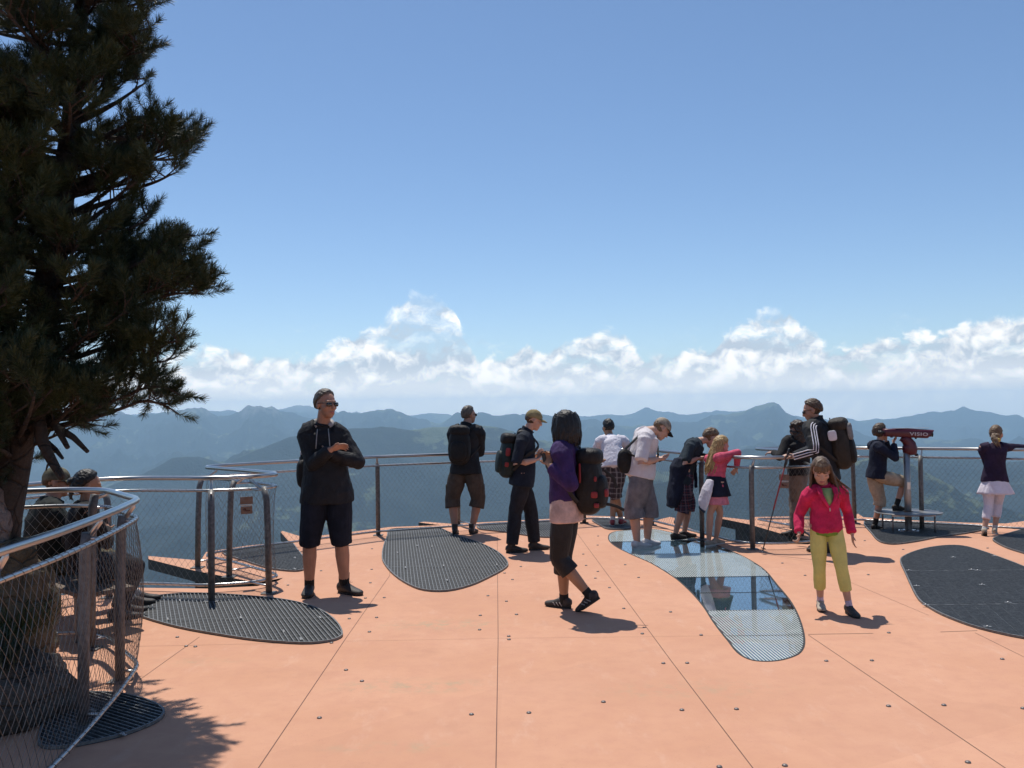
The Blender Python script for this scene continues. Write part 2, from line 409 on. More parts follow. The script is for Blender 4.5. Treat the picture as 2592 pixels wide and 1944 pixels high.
glass_poly = [Vector(p) for p in spline(ground(glass_px), 3)]
M_DECK, nt, b = principled('terracotta coloured panels')
geo = node(nt, 'ShaderNodeNewGeometry'); pos = geo.outputs['Position']
fine = noise(nt, pos, 260, 3, .7); med = noise(nt, pos, 7, 6, .65); big = noise(nt, pos, .7, 4, .6); spk = noise(nt, pos, 55, 2, .5)
c = mixc(nt, big.step(.3, .7), (.560, .290, .178), (.610, .330, .212))
c = mixc(nt, med.step(.35, .75)*.45, c, (.50, .245, .165))
c = mixc(nt, fine.step(.55, .80)*.35, c, (.70, .42, .31))
c = mixc(nt, spk.step(.70, .78)*.5, c, (.36, .18, .12))
mpx = node(nt, 'ShaderNodeMapping', {'Vector': pos, 'Scale': (1.0, .35, 1), 'Rotation': (0, 0, .5)})
scuff = noise(nt, mpx.outputs[0], 5.5, 7, .72); dust = noise(nt, pos, 1.9, 8, .7); grit = noise(nt, pos, 120, 1, .5)
c = mixc(nt, scuff.step(.54, .72)*.34, c, (.66, .43, .32)); c = mixc(nt, dust.step(.53, .70)*.32, c, (.44, .225, .15)); c = mixc(nt, grit.step(.735, .76)*.55, c, (.22, .12, .085))
vor = node(nt, 'ShaderNodeTexVoronoi', {'Vector': pos, 'Scale': .55}); tone = V(nt, node(nt, 'ShaderNodeSeparateColor', {0: vor.outputs['Color']}).outputs[0])
c = mixc(nt, tone*.26, c, (.47, .24, .155))
# worn grey-green patches where people rub the surface
for (sx, sy, ra, rb, st) in ((z8(1400, 480)+(.75, .28, .9)), (z8(1270, 745)+(.7, .22, .95)), (z8(1200, 1010)+(.55, .12, .7)), (z8(330, 640)+(.5, .15, .5)), (z7(760, 760)+(.9, .3, .45))):
    g = G(sx, sy)
    d = node(nt, 'ShaderNodeVectorMath', {0: pos, 1: tuple(g)}, operation='SUBTRACT')
    d = node(nt, 'ShaderNodeVectorMath', {0: d.outputs[0], 1: (1/ra, 1/rb, 1)}, operation='MULTIPLY')
    L = V(nt, node(nt, 'ShaderNodeVectorMath', {0: d.outputs[0]}, operation='LENGTH').outputs['Value'])
    stw = noise(nt, pos, 9, 5, .75)
    c = mixc(nt, ((L*-1.0+1.0).step(0.0, 1.0)*stw.step(.42, .72))*st, c, (.37, .31, .20))
nt.links.new(c, b.inputs['Base Color']); b.inputs['Roughness'].default_value = .88; b.inputs['Specular IOR Level'].default_value = .25
bp = node(nt, 'ShaderNodeBump', {'Height': fine+spk*.6, 'Strength': .35, 'Distance': .003}); nt.links.new(bp.outputs[0], b.inputs['Normal'])
M_CLIPB = simple('worn bolt head', (.17, .15, .14), .5, .4, .3, 40)
M_SEAM = simple('dark joint', (.16, .085, .06), .9)

def make_deck():
    n1 = len(deck_edge); pts = [p.copy() for p in deck_edge]+[p.copy() for p in glass_poly]
    eds = [(i, (i+1) % n1) for i in range(n1)]+[(n1+i, n1+(i+1) % len(glass_poly)) for i in range(len(glass_poly))]
    ov, oe, of, *_ = delaunay_2d_cdt(pts, eds, [], 0, 1e-5)
    tri = []
    for f in of:
        c = sum((Vector(ov[i]) for i in f), Vector((0, 0)))/3
        if inside(c, deck_edge) and not inside(c, glass_poly): tri.append(list(f))
    vs = [(p[0], p[1], 0) for p in ov]+[(p[0], p[1], -T_DECK) for p in ov]; k = len(ov); fs, mi = [], []
    cnt = {}
    for f in tri:
        a = (ov[f[1]][0]-ov[f[0]][0])*(ov[f[2]][1]-ov[f[0]][1])-(ov[f[2]][0]-ov[f[0]][0])*(ov[f[1]][1]-ov[f[0]][1])
        if a < 0: f.reverse()
        fs.append(tuple(f)); mi.append(0); fs.append(tuple(i+k for i in f[::-1])); mi.append(2)
        for i in range(3): cnt[(f[i], f[(i+1) % 3])] = 1
    for (a, b_) in cnt:
        if (b_, a) not in cnt: fs.append((a, a+k, b_+k, b_)); mi.append(2)
    # joints between the panels, thin inlaid strips
    def strip(p, q, w):
        p, q = Vector(p), Vector(q); L = (q-p).length; n = max(2, int(L/.35)); d = (q-p)/L; s = Vector((-d.y, d.x))*w*.5
        for i in range(n):
            a, b2 = p+(q-p)*i/n, p+(q-p)*(i+1)/n
            if inside((a+b2)/2, glass_poly): continue
            if not (inside(a, deck_edge) and inside(b2, deck_edge)): continue
            o = len(vs)
            for t in (a-s, b2-s, b2+s, a+s): vs.append((t.x, t.y, .0015))
            fs.append((o, o+1, o+2, o+3)); mi.append(1)
    g = lambda p: G(*p).xy
    P1, P2 = g(z8(605, 1099)), g(z8(985, 535))
    for p, q, w in ((P1+(P1-P2)*2, P2, .007), (P2, g(z8(1172, 268)), .006), (g(z8(1172, 268)), g(z8(1175, 80)), .005),
                    (g(z8(1658, 1099))+Vector((.0, -2.6)), g(z8(1640, 540)), .007), (g(z8(1640, 540)), g(z8(1636, 95)), .007),
                    (g(z7(1040, 1099))+(g(z7(1040, 1099))-g(z7(690, 640)))*1.4, g(z7(690, 640)), .007), (g(z7(690, 640)), g(z7(270, 70)), .007),
                    (g(z7(2130, 1099))+(g(z7(2130, 1099))-g(z7(1280, 525))), g(z7(1280, 525)), .007), (g(z7(1280, 522)), g(z7(1560, 518)), .011), (g(z7(1850, 512)), g(z7(2010, 506)), .011),
                    (g(z8(985, 552)), g(z8(1640, 540)), .003), (g(z8(1640, 540)), g(z7(930, 528)), .003), (g(z8(60, 575)), g(z8(930, 556)), .004), (g(z8(92, 718)), g(z8(350, 533)), .005),
                    (g(z7(2212, 620)), g(z7(2000, 515)), .005), (g(z7(1450, 292)), g(z7(1800, 440)), .004), (g(z7(1160, 190)), g(z7(1500, 240)), .005)):
        strip(p, q, w*.72)
    o = link_mesh('terrace_floor', vs, fs, mats=[M_DECK, M_SEAM, M_DARKSTEEL], midx=mi, smooth=False)
    tag(o, kind='structure')
    # screw heads
    A7 = [(372, 98), (370, 137), (308, 176), (320, 225), (371, 251), (360, 280), (421, 321), (489, 222), (547, 277), (685, 426), (483, 411), (20, 437), (38, 230), (563, 520), (817, 526), (654, 648), (757, 647), (395, 815),
          (734, 850), (970, 846), (73, 862), (896, 1096), (1179, 1090), (1358, 638), (1555, 636), (1627, 833), (1866, 829), (2118, 630), (1970, 1076), (1690, 156), (1524, 118), (1539, 265), (1266, 268), (1168, 215), (1628, 516), (2055, 150), (2208, 843)]
    A8 = [(254, 535), (332, 576), (292, 574), (997, 455), (1115, 450), (1084, 512), (983, 677), (1052, 725), (868, 884), (920, 560), (1095, 153), (875, 248), (1094, 242), (1088, 300), (1067, 366), (1148, 364), (1525, 869), (1773, 862), (1686, 531),
          (1687, 545), (1563, 441), (1560, 503), (1719, 437), (1676, 380), (1596, 356), (1702, 286), (1738, 230), (1668, 258), (732, 310)]
    a = Acc(); a.ellipsoid((0, 0, .002), (.0145, .0145, .008), nu=14, nv=6)
    first = None
    for p in [z7(*q) for q in A7]+[z8(*q) for q in A8]:
        w = G(*p)
        if first is None: first = a.build('bolt_head', M_CLIPB, o); c = first
        else: c = first.copy(); COL.objects.link(c); c.parent = o
        c.location = w
    return o
deck = make_deck()

# glass floor panel
M_GLASS, nt, b = principled('floor glass')
b.inputs['Base Color'].default_value = (.80, .90, .90, 1); b.inputs['Roughness'].default_value = .015; b.inputs['Transmission Weight'].default_value = 1.0; b.inputs['IOR'].default_value = 1.75
M_FROST = simple('etched anti slip stripe', (.47, .51, .48), .5, 0, .1, 4)
M_RUBBER = simple('black joint seal', (.02, .02, .02), .7)
def clip_lines(poly, d, spacing, jitter=0.0):   # parallel segments across a polygon
    d = Vector(d).normalized(); nrm = Vector((-d.y, d.x))
    os_ = [p.dot(nrm) for p in poly]; o = math.ceil(min(os_)/spacing)*spacing; out = []
    while o < max(os_):
        ts = []
        for i in range(len(poly)):
            a, b_ = poly[i-1], poly[i]; oa, ob = a.dot(nrm)-o, b_.dot(nrm)-o
            if (oa > 0) != (ob > 0): ts.append((a+(b_-a)*(oa/(oa-ob))).dot(d))
        ts.sort()
        for k in range(0, len(ts)-1, 2):
            if ts[k+1]-ts[k] > .02: out.append((d*ts[k]+nrm*o, d*ts[k+1]+nrm*o))
        o += spacing
    return out, d, nrm
def inset(poly, w):
    n = len(poly); ar = sum(poly[i-1].x*poly[i].y-poly[i].x*poly[i-1].y for i in range(n)); sg = 1 if ar > 0 else -1
    out = []
    for i in range(n):
        t = (poly[(i+1) % n]-poly[i-1]).normalized(); out.append(poly[i]+Vector((-t.y, t.x))*w*sg)
    return out
def rim(poly, w, z0, z1, name, mat, parent):
    q = inset(poly, w); n = len(poly); a = Acc()
    vs = [(p.x, p.y, z1) for p in poly]+[(p.x, p.y, z1) for p in q]+[(p.x, p.y, z0) for p in poly]+[(p.x, p.y, z0) for p in q]; fs = []
    for i in range(n):
        j = (i+1) % n; fs += [(i, j, n+j, n+i), (2*n+i, 2*n+j, j, i), (n+i, n+j, 3*n+j, 3*n+i), (3*n+i, 3*n+j, 2*n+j, 2*n+i)]
    a.add(vs, fs); return a.build(name, mat, parent, smooth=False)
def make_glass():
    c = sum(glass_poly, Vector((0, 0)))/len(glass_poly)
    root = empty('glass_floor_panel', (c.x, c.y, 0))
    tag(root, 'long curved glass floor panel with white stripes set into the orange terrace', 'glass floor')
    poly = [p-c for p in glass_poly]; pin = inset(poly, .012)
    a = Acc(); a.prism(pin, -.030, .0005); a.build('glass_pane', M_GLASS, root, smooth=False)
    rim(poly, .014, -.05, .003, 'rubber_seal', M_RUBBER, root)
    # etched stripes, in bands; clear bands between
    d = G(*z7(1000, 560)).xy-G(*z7(850, 430)).xy
    cut = lambda y0, y1: [G(*z7(800, y0)).y, G(*z7(800, y1)).y]
    bands = [cut(62, 116), cut(171, 274), cut(420, 645)]
    segs, d, nr = clip_lines(pin, (d.x, d.y), .0235)
    a = Acc(); w = nr*.0058
    for (p, q) in segs:
        for (ya, yb) in bands:
            lo, hi = min(ya, yb)-c.y, max(ya, yb)-c.y
            if p.y > q.y: p, q = q, p
            if q.y <= lo or p.y >= hi: continue
            f = lambda y: p+(q-p)*((y-p.y)/(q.y-p.y))
            s, e = (f(lo) if p.y < lo else p), (f(hi) if q.y > hi else q)
            a.add([(*(s-w), .0022), (*(e-w), .0022), (*(e+w), .0022), (*(s+w), .0022)], [(0, 1, 2, 3)])
    so = a.build('stripes', M_FROST, root, smooth=False); so['kind'] = 'stuff'
    # joints between the panes and a beam below
    a = Acc()
    for yy in (116, 171, 274, 342, 420, 530):
        y = G(*z7(900, yy)).y-c.y
        sg, _, _ = clip_lines(pin, (1, 0), 1e9) if False else ([], 0, 0)
        xs = []
        for i in range(len(pin)):
            p, q = pin[i-1], pin[i]
            if (p.y > y) != (q.y > y): xs.append(p.x+(q.x-p.x)*(y-p.y)/(q.y-p.y))
        xs.sort()
        if len(xs) >= 2: a.box(((xs[0]+xs[-1])/2, y, -.001), (xs[-1]-xs[0], .006, .008))
    a.build('pane_joint', M_RUBBER, root, smooth=False)
make_glass()

# floor gratings
def grate_mat():
    m, nt, b = principled('galvanised grating bars')
    tc = node(nt, 'ShaderNodeTexCoord'); n = noise(nt, tc.outputs['Object'], 30, 4, .7)
    c = mixc(nt, n.step(.3, .75), (.105, .110, .112), (.20, .205, .205)); nt.links.new(c, b.inputs['Base Color'])
    b.inputs['Roughness'].default_value = .55; b.inputs['Metallic'].default_value = .3
    return m
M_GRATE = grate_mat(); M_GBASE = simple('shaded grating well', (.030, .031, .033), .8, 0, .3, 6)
M_CLIP = simple('zinc clip', (.33, .33, .33), .5, .7, .2, 5)
def lines_dir(a, b): return (G(*b)-G(*a)).xy
def grating(px, dirpx, label, clips=(), cross=None, grp='dark floor gratings set into the terrace'):
    poly = [Vector(p) for p in spline(ground(px), 3)]
    c = sum(poly, Vector((0, 0)))/len(poly); poly = [p-c for p in poly]
    root = empty('floor_grating', (c.x, c.y, .004)); tag(root, label, 'grating', grp)
    a = Acc(); a.prism(poly, -.003, .0); a.build('dark_void_sheet', M_GBASE, root, smooth=False)  # dark sheet stands in for the shaded void below the bars
    rim(poly, .012, -.002, .016, 'rim', M_GRATE, root)
    dv = lines_dir(*dirpx); segs, d, nr = clip_lines(inset(poly, .010), (dv.x, dv.y), .034)
    a = Acc(); w = nr*.0038
    for (p, q) in segs:
        a.add([(*(p-w), .0), (*(q-w), .0), (*(q+w), .0), (*(p+w), .0), (*(p-w), .013), (*(q-w), .013), (*(q+w), .013), (*(p+w), .013)],
              [(4, 5, 6, 7), (0, 1, 5, 4), (2, 3, 7, 6), (1, 2, 6, 5), (3, 0, 4, 7)])
    segs, d2, n2 = clip_lines(inset(poly, .010), (nr.x, nr.y), .10); w = n2*.002
    for (p, q) in segs:
        a.add([(*(p-w), .009), (*(q-w), .009), (*(q+w), .009), (*(p+w), .009)], [(0, 1, 2, 3)])
    for (pa, pb) in (cross or ()):      # joint between two grating panels
        p, q = G(*pa).xy-c, G(*pb).xy-c; w = Vector((-(q-p).y, (q-p).x)).normalized()*.004
        a.add([(*(p-w), .0145), (*(q-w), .0145), (*(q+w), .0145), (*(p+w), .0145)], [(0, 1, 2, 3)])
    bo = a.build('bars', M_GRATE, root, smooth=False)
    for cp in clips:
        w = G(*cp)
        a = Acc(); a.box((0, 0, .016), (.055, .018, .005), bev=.002); a.ellipsoid((0, 0, .018), (.010, .010, .007), nu=10, nv=6)
        co = a.build('clip', M_CLIP, root, smooth=False); co.location = (w.x-c.x, w.y-c.y, 0); co.rotation_euler[2] = math.atan2(dv.y, dv.x)
    return root
Z8 = lambda L: [z8(*p) for p in L]
C5 = lambda L: [c5(*p) for p in L]
grating(Z8([(60, 400), (120, 368), (250, 352), (390, 350), (560, 361), (700, 375), (800, 395), (880, 425), (940, 470), (968, 515), (960, 540), (900, 558), (790, 566), (600, 553), (420, 527), (250, 495), (110, 455), (45, 425)]),
        (z8(600, 380), z8(690, 520)), 'lens shaped dark grating in front of the wedge opening, beside the seated pair', [z8(*p) for p in [(265, 383), (212, 465), (528, 458), (870, 458), (712, 518), (787, 552)]], [(z8(215, 466), z8(935, 457))])
grating(Z8([(1172, 72), (1280, 66), (1375, 63), (1450, 93), (1560, 130), (1640, 170), (1680, 210), (1675, 238), (1600, 280), (1520, 315), (1420, 338), (1320, 335), (1250, 310), (1190, 270), (1150, 225), (1137, 190), (1145, 140), (1160, 100)]),
        (z8(1290, 90), z8(1335, 320)), 'teardrop dark grating in the middle of the floor, by the man at the rail', [z8(*p) for p in [(1290, 145), (1355, 148), (1405, 232), (1240, 240), (1635, 228), (1420, 295), (1540, 140), (1205, 175)]], [(z8(1160, 236), z8(1670, 232))])
grating(Z8([(445, 170), (600, 148), (737, 128), (775, 160), (812, 210), (812, 238), (780, 251), (720, 250), (640, 238), (545, 208)]), (z8(450, 175), z8(600, 225)),
        'dark grating half hidden behind the legs of the man with crossed arms', [z8(762, 198), z8(760, 246)])
grating([c3(30, 905), c3(200, 893), c3(430, 882), c3(520, 880), c3(600, 895), c3(585, 945), c3(520, 985), c3(440, 988), c3(350, 978), c3(200, 955), c3(100, 944), c3(30, 933)], (c3(150, 900), c3(190, 950)),
        'dark grating behind the legs of the man in the khaki cap')
grating([c3(772, 872), c3(900, 870), c3(1035, 876), c3(1090, 890), c3(1050, 915), c3(1000, 935), c3(880, 936), c3(830, 914)], (c3(850, 880), c3(950, 930)), 'small dark grating under the man leaning on the rail in plaid shorts')
grating(C5([(742, 888), (790, 962), (830, 1008), (880, 1029), (960, 1034), (1100, 1015), (1250, 985), (1400, 966), (1520, 942), (1560, 925), (1400, 905), (1200, 893), (900, 884)]), (c5(800, 920), c5(1300, 990)),
        'dark grating under the coin telescope and its step')
grating(C5([(980, 1150), (1000, 1118), (1080, 1083), (1180, 1058), (1300, 1045), (1400, 1050), (1500, 1076), (1620, 1118), (1794, 1185), (2000, 1290), (2080, 1420), (2060, 1580), (1960, 1660), (1794, 1655), (1500, 1590), (1300, 1520), (1180, 1460), (1100, 1400), (1050, 1310), (1010, 1220)]),
        (c5(1100, 1290), c5(1700, 1310)), 'large dark grating at the right edge of the photo', [c5(*p) for p in [(1450, 1210), (1490, 1215), (1330, 1128), (1520, 1310), (1690, 1428), (1040, 1215), (1150, 1443), (1555, 1588), (1090, 1318), (1600, 1120)]], [(c5(1125, 1443), c5(2040, 1432)), (c5(1005, 1216), c5(1860, 1210))])
grating(C5([(1588, 1002), (1620, 985), (1700, 962), (1794, 938), (1900, 930), (2000, 985), (1960, 1100), (1880, 1120), (1794, 1096), (1680, 1060), (1605, 1022)]), (c5(1650, 990), c5(1794, 1000)),
        'dark grating behind the girl in the white skirt, cut by the photo edge')
grating([cl(*p) for p in [(300, 1330), (380, 1288), (480, 1268), (640, 1275), (750, 1300), (830, 1330), (872, 1370), (840, 1415), (740, 1462), (620, 1502), (450, 1540), (300, 1562), (200, 1540), (230, 1420)]], (cl(400, 1320), cl(800, 1440)),
        'dark grating in the tree shade under the near railing', [cl(490, 1372), cl(650, 1500)])
# ------------------------------------------------------------------ railings
def resample(pts, step):
    pts = [Vector(p) for p in pts]; out = [pts[0]]; acc = 0.0
    L = [0]
    for i in range(1, len(pts)): L.append(L[-1]+(pts[i]-pts[i-1]).length)
    n = max(2, int(L[-1]/step)); j = 0
    for k in range(1, n+1):
        s = L[-1]*k/n
        while j < len(L)-2 and L[j+1] < s: j += 1
        t = (s-L[j])/max(L[j+1]-L[j], 1e-9); out.append(pts[j].lerp(pts[j+1], t))
    return out
def rounded(pts, r=.14, k=5):                # polyline with rounded corners
    pts = [Vector(p) for p in pts]; out = [pts[0]]
    for i in range(1, len(pts)-1):
        a, b, c = pts[i-1], pts[i], pts[i+1]
        d1, d2 = (a-b), (c-b); q = min(r, d1.length*.45, d2.length*.45)
        p, s = b+d1.normalized()*q, b+d2.normalized()*q
        for j in range(k+1):
            t = j/k; out.append(p*(1-t)**2+b*2*t*(1-t)+s*t*t)
    out.append(pts[-1]); return out
def net(name, top, bot, parent, cell=.068, cellh=.044, bulge=.03, bnorm=1):
    # diagonal steel wires between an upper and a lower rail curve
    n = len(top); P = np.array([tuple(p) for p in top]); Q = np.array([tuple(p) for p in bot])
    s = np.concatenate([[0], np.cumsum(np.linalg.norm(np.diff(P, axis=0), axis=1))]); L = s[-1]
    H = abs(P[0, 2]-Q[0, 2]); K = 12
    def at(u, v):
        u = np.clip(u, 0, L)
        a = np.stack([np.interp(u, s, P[:, i]) for i in range(3)], -1); b = np.stack([np.interp(u, s, Q[:, i]) for i in range(3)], -1)
        e = np.stack([np.interp(np.clip(u+.02, 0, L), s, P[:, i])-np.interp(np.clip(u-.02, 0, L), s, P[:, i]) for i in range(3)], -1)
        nrm = np.stack([-e[..., 1], e[..., 0], 0*e[..., 0]], -1); nrm /= np.linalg.norm(nrm, axis=-1, keepdims=True)+1e-9
        w = np.sin(np.pi*v)[..., None]
        sag = (np.sin(u*7.3)*.006)[..., None]
        return a+(b-a)*v[..., None]+nrm*w*(bulge*bnorm+sag)
    vs, qs = [], []
    shift = H/cellh*cell*.5
    u0s = np.arange(-shift, L+shift, cell)
    for sgn in (1, -1):
        for u0 in u0s:
            v = np.linspace(0, 1, K+1); u = u0+sgn*(v-.5)*shift
            ok = (u > 0) & (u < L)
            idx = np.where(ok)[0]
            if len(idx) < 2: continue
            i0, i1 = idx[0], idx[-1]
            vv = v[i0:i1+1]; pts = at(u[i0:i1+1], vv)
            pts[:, 0] += sgn*.0012
            b = len(vs); r = .00135
            d = np.gradient(pts, axis=0); d /= np.linalg.norm(d, axis=1, keepdims=True)+1e-9
            up = np.array([0, 0, 1.0]); s1 = np.cross(d, up); s1 /= np.linalg.norm(s1, axis=1, keepdims=True)+1e-9; s2 = np.cross(s1, d)
            for i in range(len(pts)):
                for k in range(3):
                    a = 2*math.pi*k/3
                    vs.append(pts[i]+s1[i]*r*math.cos(a)+s2[i]*r*math.sin(a))
            for i in range(len(pts)-1):
                for k in range(3): qs.append((b+i*3+k, b+i*3+(k+1) % 3, b+i*3+3+(k+1) % 3, b+i*3+3+k))
    o = np_mesh(name, np.array(vs), np.array(qs), M_WIRE, parent, smooth=True)
    return o
HB = .07
def railing(path, posts, label, ht, hm, post_h, root_at, bulge=.03, bnorm=1, gp=None, arms=True):
    root = empty('railing', root_at); tag(root, label, 'railing', gp)
    off = Vector(root_at)
    pth = resample(rounded([p-off.xy for p in path], .12), .12)
    def curve(h): return [Vector((p.x, p.y, h)) for p in pth]
    def pipe(nm, h, r, mat):
        a = Acc(); a.tube(curve(h), [r]*len(pth), n=14, ref=(0, 0, 1)); return a.build(nm, mat, root)
    pipe('handrail', ht, .0215, M_STEEL); mid = pipe('middle_rail', hm, .0140, M_STEEL); bot = pipe('bottom_rail', HB, .0140, M_STEEL)
    net('wire_net', curve(hm-.012), curve(HB+.012), root, bulge=bulge, bnorm=bnorm)
    # lacing wire wound round the rails
    for h, rail in ((hm, mid), (HB, bot)):
        a = Acc(); hp_ = []; L = 0.0; q = resample(pth, .014)
        for i, p in enumerate(q):
            t = (q[min(i+1, len(q)-1)]-q[max(i-1, 0)]).normalized(); L = i*.014; w = 2*math.pi*L/.085
            hp_.append(Vector((p.x-t.y*.0148*math.cos(w), p.y+t.x*.0148*math.cos(w), h+.0148*math.sin(w))))
        a.tube(hp_, [.0022]*len(hp_), n=4, ref=(0, 0, 1)); a.build('lacing', M_POST, rail)
    for (p, dx, hp) in posts:
        q = Vector((p.x-off.x, p.y-off.y, 0))
        # nearest rail point, to which the post leans and where its bracket meets the rail
        r = min(pth, key=lambda z: (z-q.xy).length); to = Vector((r.x-q.x, r.y-q.y, 0))
        a = Acc(); H = hp or post_h
        a.tube([q, q+Vector((0, 0, H*.5))+to*.03, q+Vector((0, 0, H-.10))+to*.10, q+Vector((0, 0, H))+to*.25], [(.031, .028)]*4, n=14, ref=(0, 1, 0), cap=.1)
        po = a.build('post', M_POST, root)
        a = Acc(); a.box((q.x, q.y, .006), (.13, .12, .012), bev=.003); a.build('foot_plate', M_POST, po, smooth=False)
        if arms:
            e = q+Vector((0, 0, H))+to*.25
            for nm, pts, rr in (('bracket', [e-Vector((0, 0, .03)), Vector((r.x, r.y, ht-.028)), Vector((r.x, r.y, ht-.012))], [.016, .014, .012]),
                                ('clamp', [q+Vector((0, 0, hm))+to*.12, Vector((r.x, r.y, hm))], [.010, .010]), ('clamp', [q+Vector((0, 0, HB))+to*.03, Vector((r.x, r.y, HB))], [.010, .010])):
                a = Acc(); a.tube(pts, rr, n=8, ref=(0, 1, .2)); a.build(nm, M_STEEL2, po)
    return root
gb = lambda x, y: G(x, y, HB).xy
far_path = [Vector((-5.2, 6.3)), gb(105, 1506.6), gb(179.5, 1494.7), gb(275, 1480), gb(*z8(100, 300)), gb(*z8(385, 310)), gb(*z8(600, 295)), gb(*z8(698, 270)), gb(*z8(655, 253)), gb(*z8(500, 210)), gb(*z8(368, 180)),
            gb(*z8(430, 165)), gb(*z8(660, 133)), gb(*z8(900, 105)), gb(*z8(1110, 78)), gb(*z8(1550, 48)), gb(*z8(1800, 35)), gb(*z8(2050, 20)), gb(1594.7, 1312.5), gb(1652.5, 1318), gb(1704.6, 1331), gb(1785.6, 1351.5), gb(1852, 1369),
            gb(1912.9, 1376), gb(1993.9, 1375.5), gb(2062, 1369), gb(2047, 1352), gb(2008, 1331), gb(1911, 1313.5), gb(2011.9, 1312.5), gb(2166, 1314.8), gb(2289, 1321.5), gb(2448, 1328.5), gb(2592, 1338), Vector((8.8, 11.6))]
def gpost(x, y, h=None): return (G(x, y).xy, 0, h)
far_posts = [gpost(*cl(578, 760)), gpost(*z8(402, 382)), gpost(*z8(650, 345)), gpost(*z8(342, 235)), gpost(*z8(478, 275)), gpost(*z8(1122, 95)), gpost(*z8(1468, 50)), gpost(*z8(2012, 42)), gpost(*z7(312, 42)), gpost(*z7(605, 50)),
             gpost(*z7(822, 112)), gpost(*z7(1040, 155)), gpost(*c5(300, 925)), gpost(*c5(683, 895)), gpost(2334, 1342), gpost(2625, 1350)]
railing(far_path, far_posts, 'long steel railing with wire net folding round the two wedge openings at the far edge', 1.095, .975, 1.0, (0, 12.0, 0), bulge=.02, bnorm=1)
near_path = [Vector((-2.10, 1.5)), Vector((-2.08, 3.2)), gb(134, 1940), gb(225, 1844), gb(297, 1758), gb(352, 1681), gb(316, 1650), gb(273, 1612), gb(230, 1604), gb(163, 1602), Vector((-4.4, 6.55))]
near_posts = [(Vector((-2.20, 3.78)), 0, None), gpost(*cl(440, 1440)), (G(*cl(632, 1215)).xy+Vector((-.02, .05)), 0, None), (G(*cl(482, 1030)).xy, 0, 1.13), (Vector((-2.2, 2.2)), 0, None)]
railing(near_path, near_posts, 'near steel railing with bulging wire net round the pine, in tree shade', 1.15, 1.03, 1.06, (-2.4, 5.0, 0), bulge=-.05, bnorm=1)

# warning plates hung on the net
M_PLATE = simple('orange printed plate', (.27, .165, .115), .6, 0, .2, 20)
M_PLATE2 = simple('pale plate band', (.60, .50, .42), .5)
M_PICT = simple('dark pictogram print', (.10, .03, .02), .6)
def plate(px, py, y, label, rz):
    c = D(px, py, y); root = empty('warning_plate', c, rz); tag(root, label, 'sign', 'small orange plates on the wire net')
    a = Acc(); a.box((0, 0, .052), (.125, .004, .075), bev=.001); a.box((0, 0, -.045), (.115, .004, .075), bev=.001); a.build('plate', M_PLATE, root, smooth=False)
    a = Acc(); a.box((0, .001, .003), (.112, .003, .012)); a.build('band', M_PLATE2, root, smooth=False)
    a = Acc(); a.box((.005, -.003, -.050), (.058, .003, .010)); a.ellipsoid((-.02, -.003, -.035), (.018, .002, .012), nu=10, nv=6); a.build('pictogram', M_PICT, root, smooth=False)
    for sx in (-.05, .05):
        a = Acc(); a.tube([(sx, .002, .085), (sx, .012, .10), (sx*.98, .015, .11)], [.002]*3, n=6); a.build('hook', M_STEEL2, root)
p_s = (G(*z8(500, 210)).xy+G(*z8(655, 253)).xy)/2
plate(624, 1280, 9.05, 'orange two part warning plate on the net of the left wedge opening', .5)
plate(1985, 1219, 11.3, 'orange warning plate on the net behind the trekking pole', -.6)

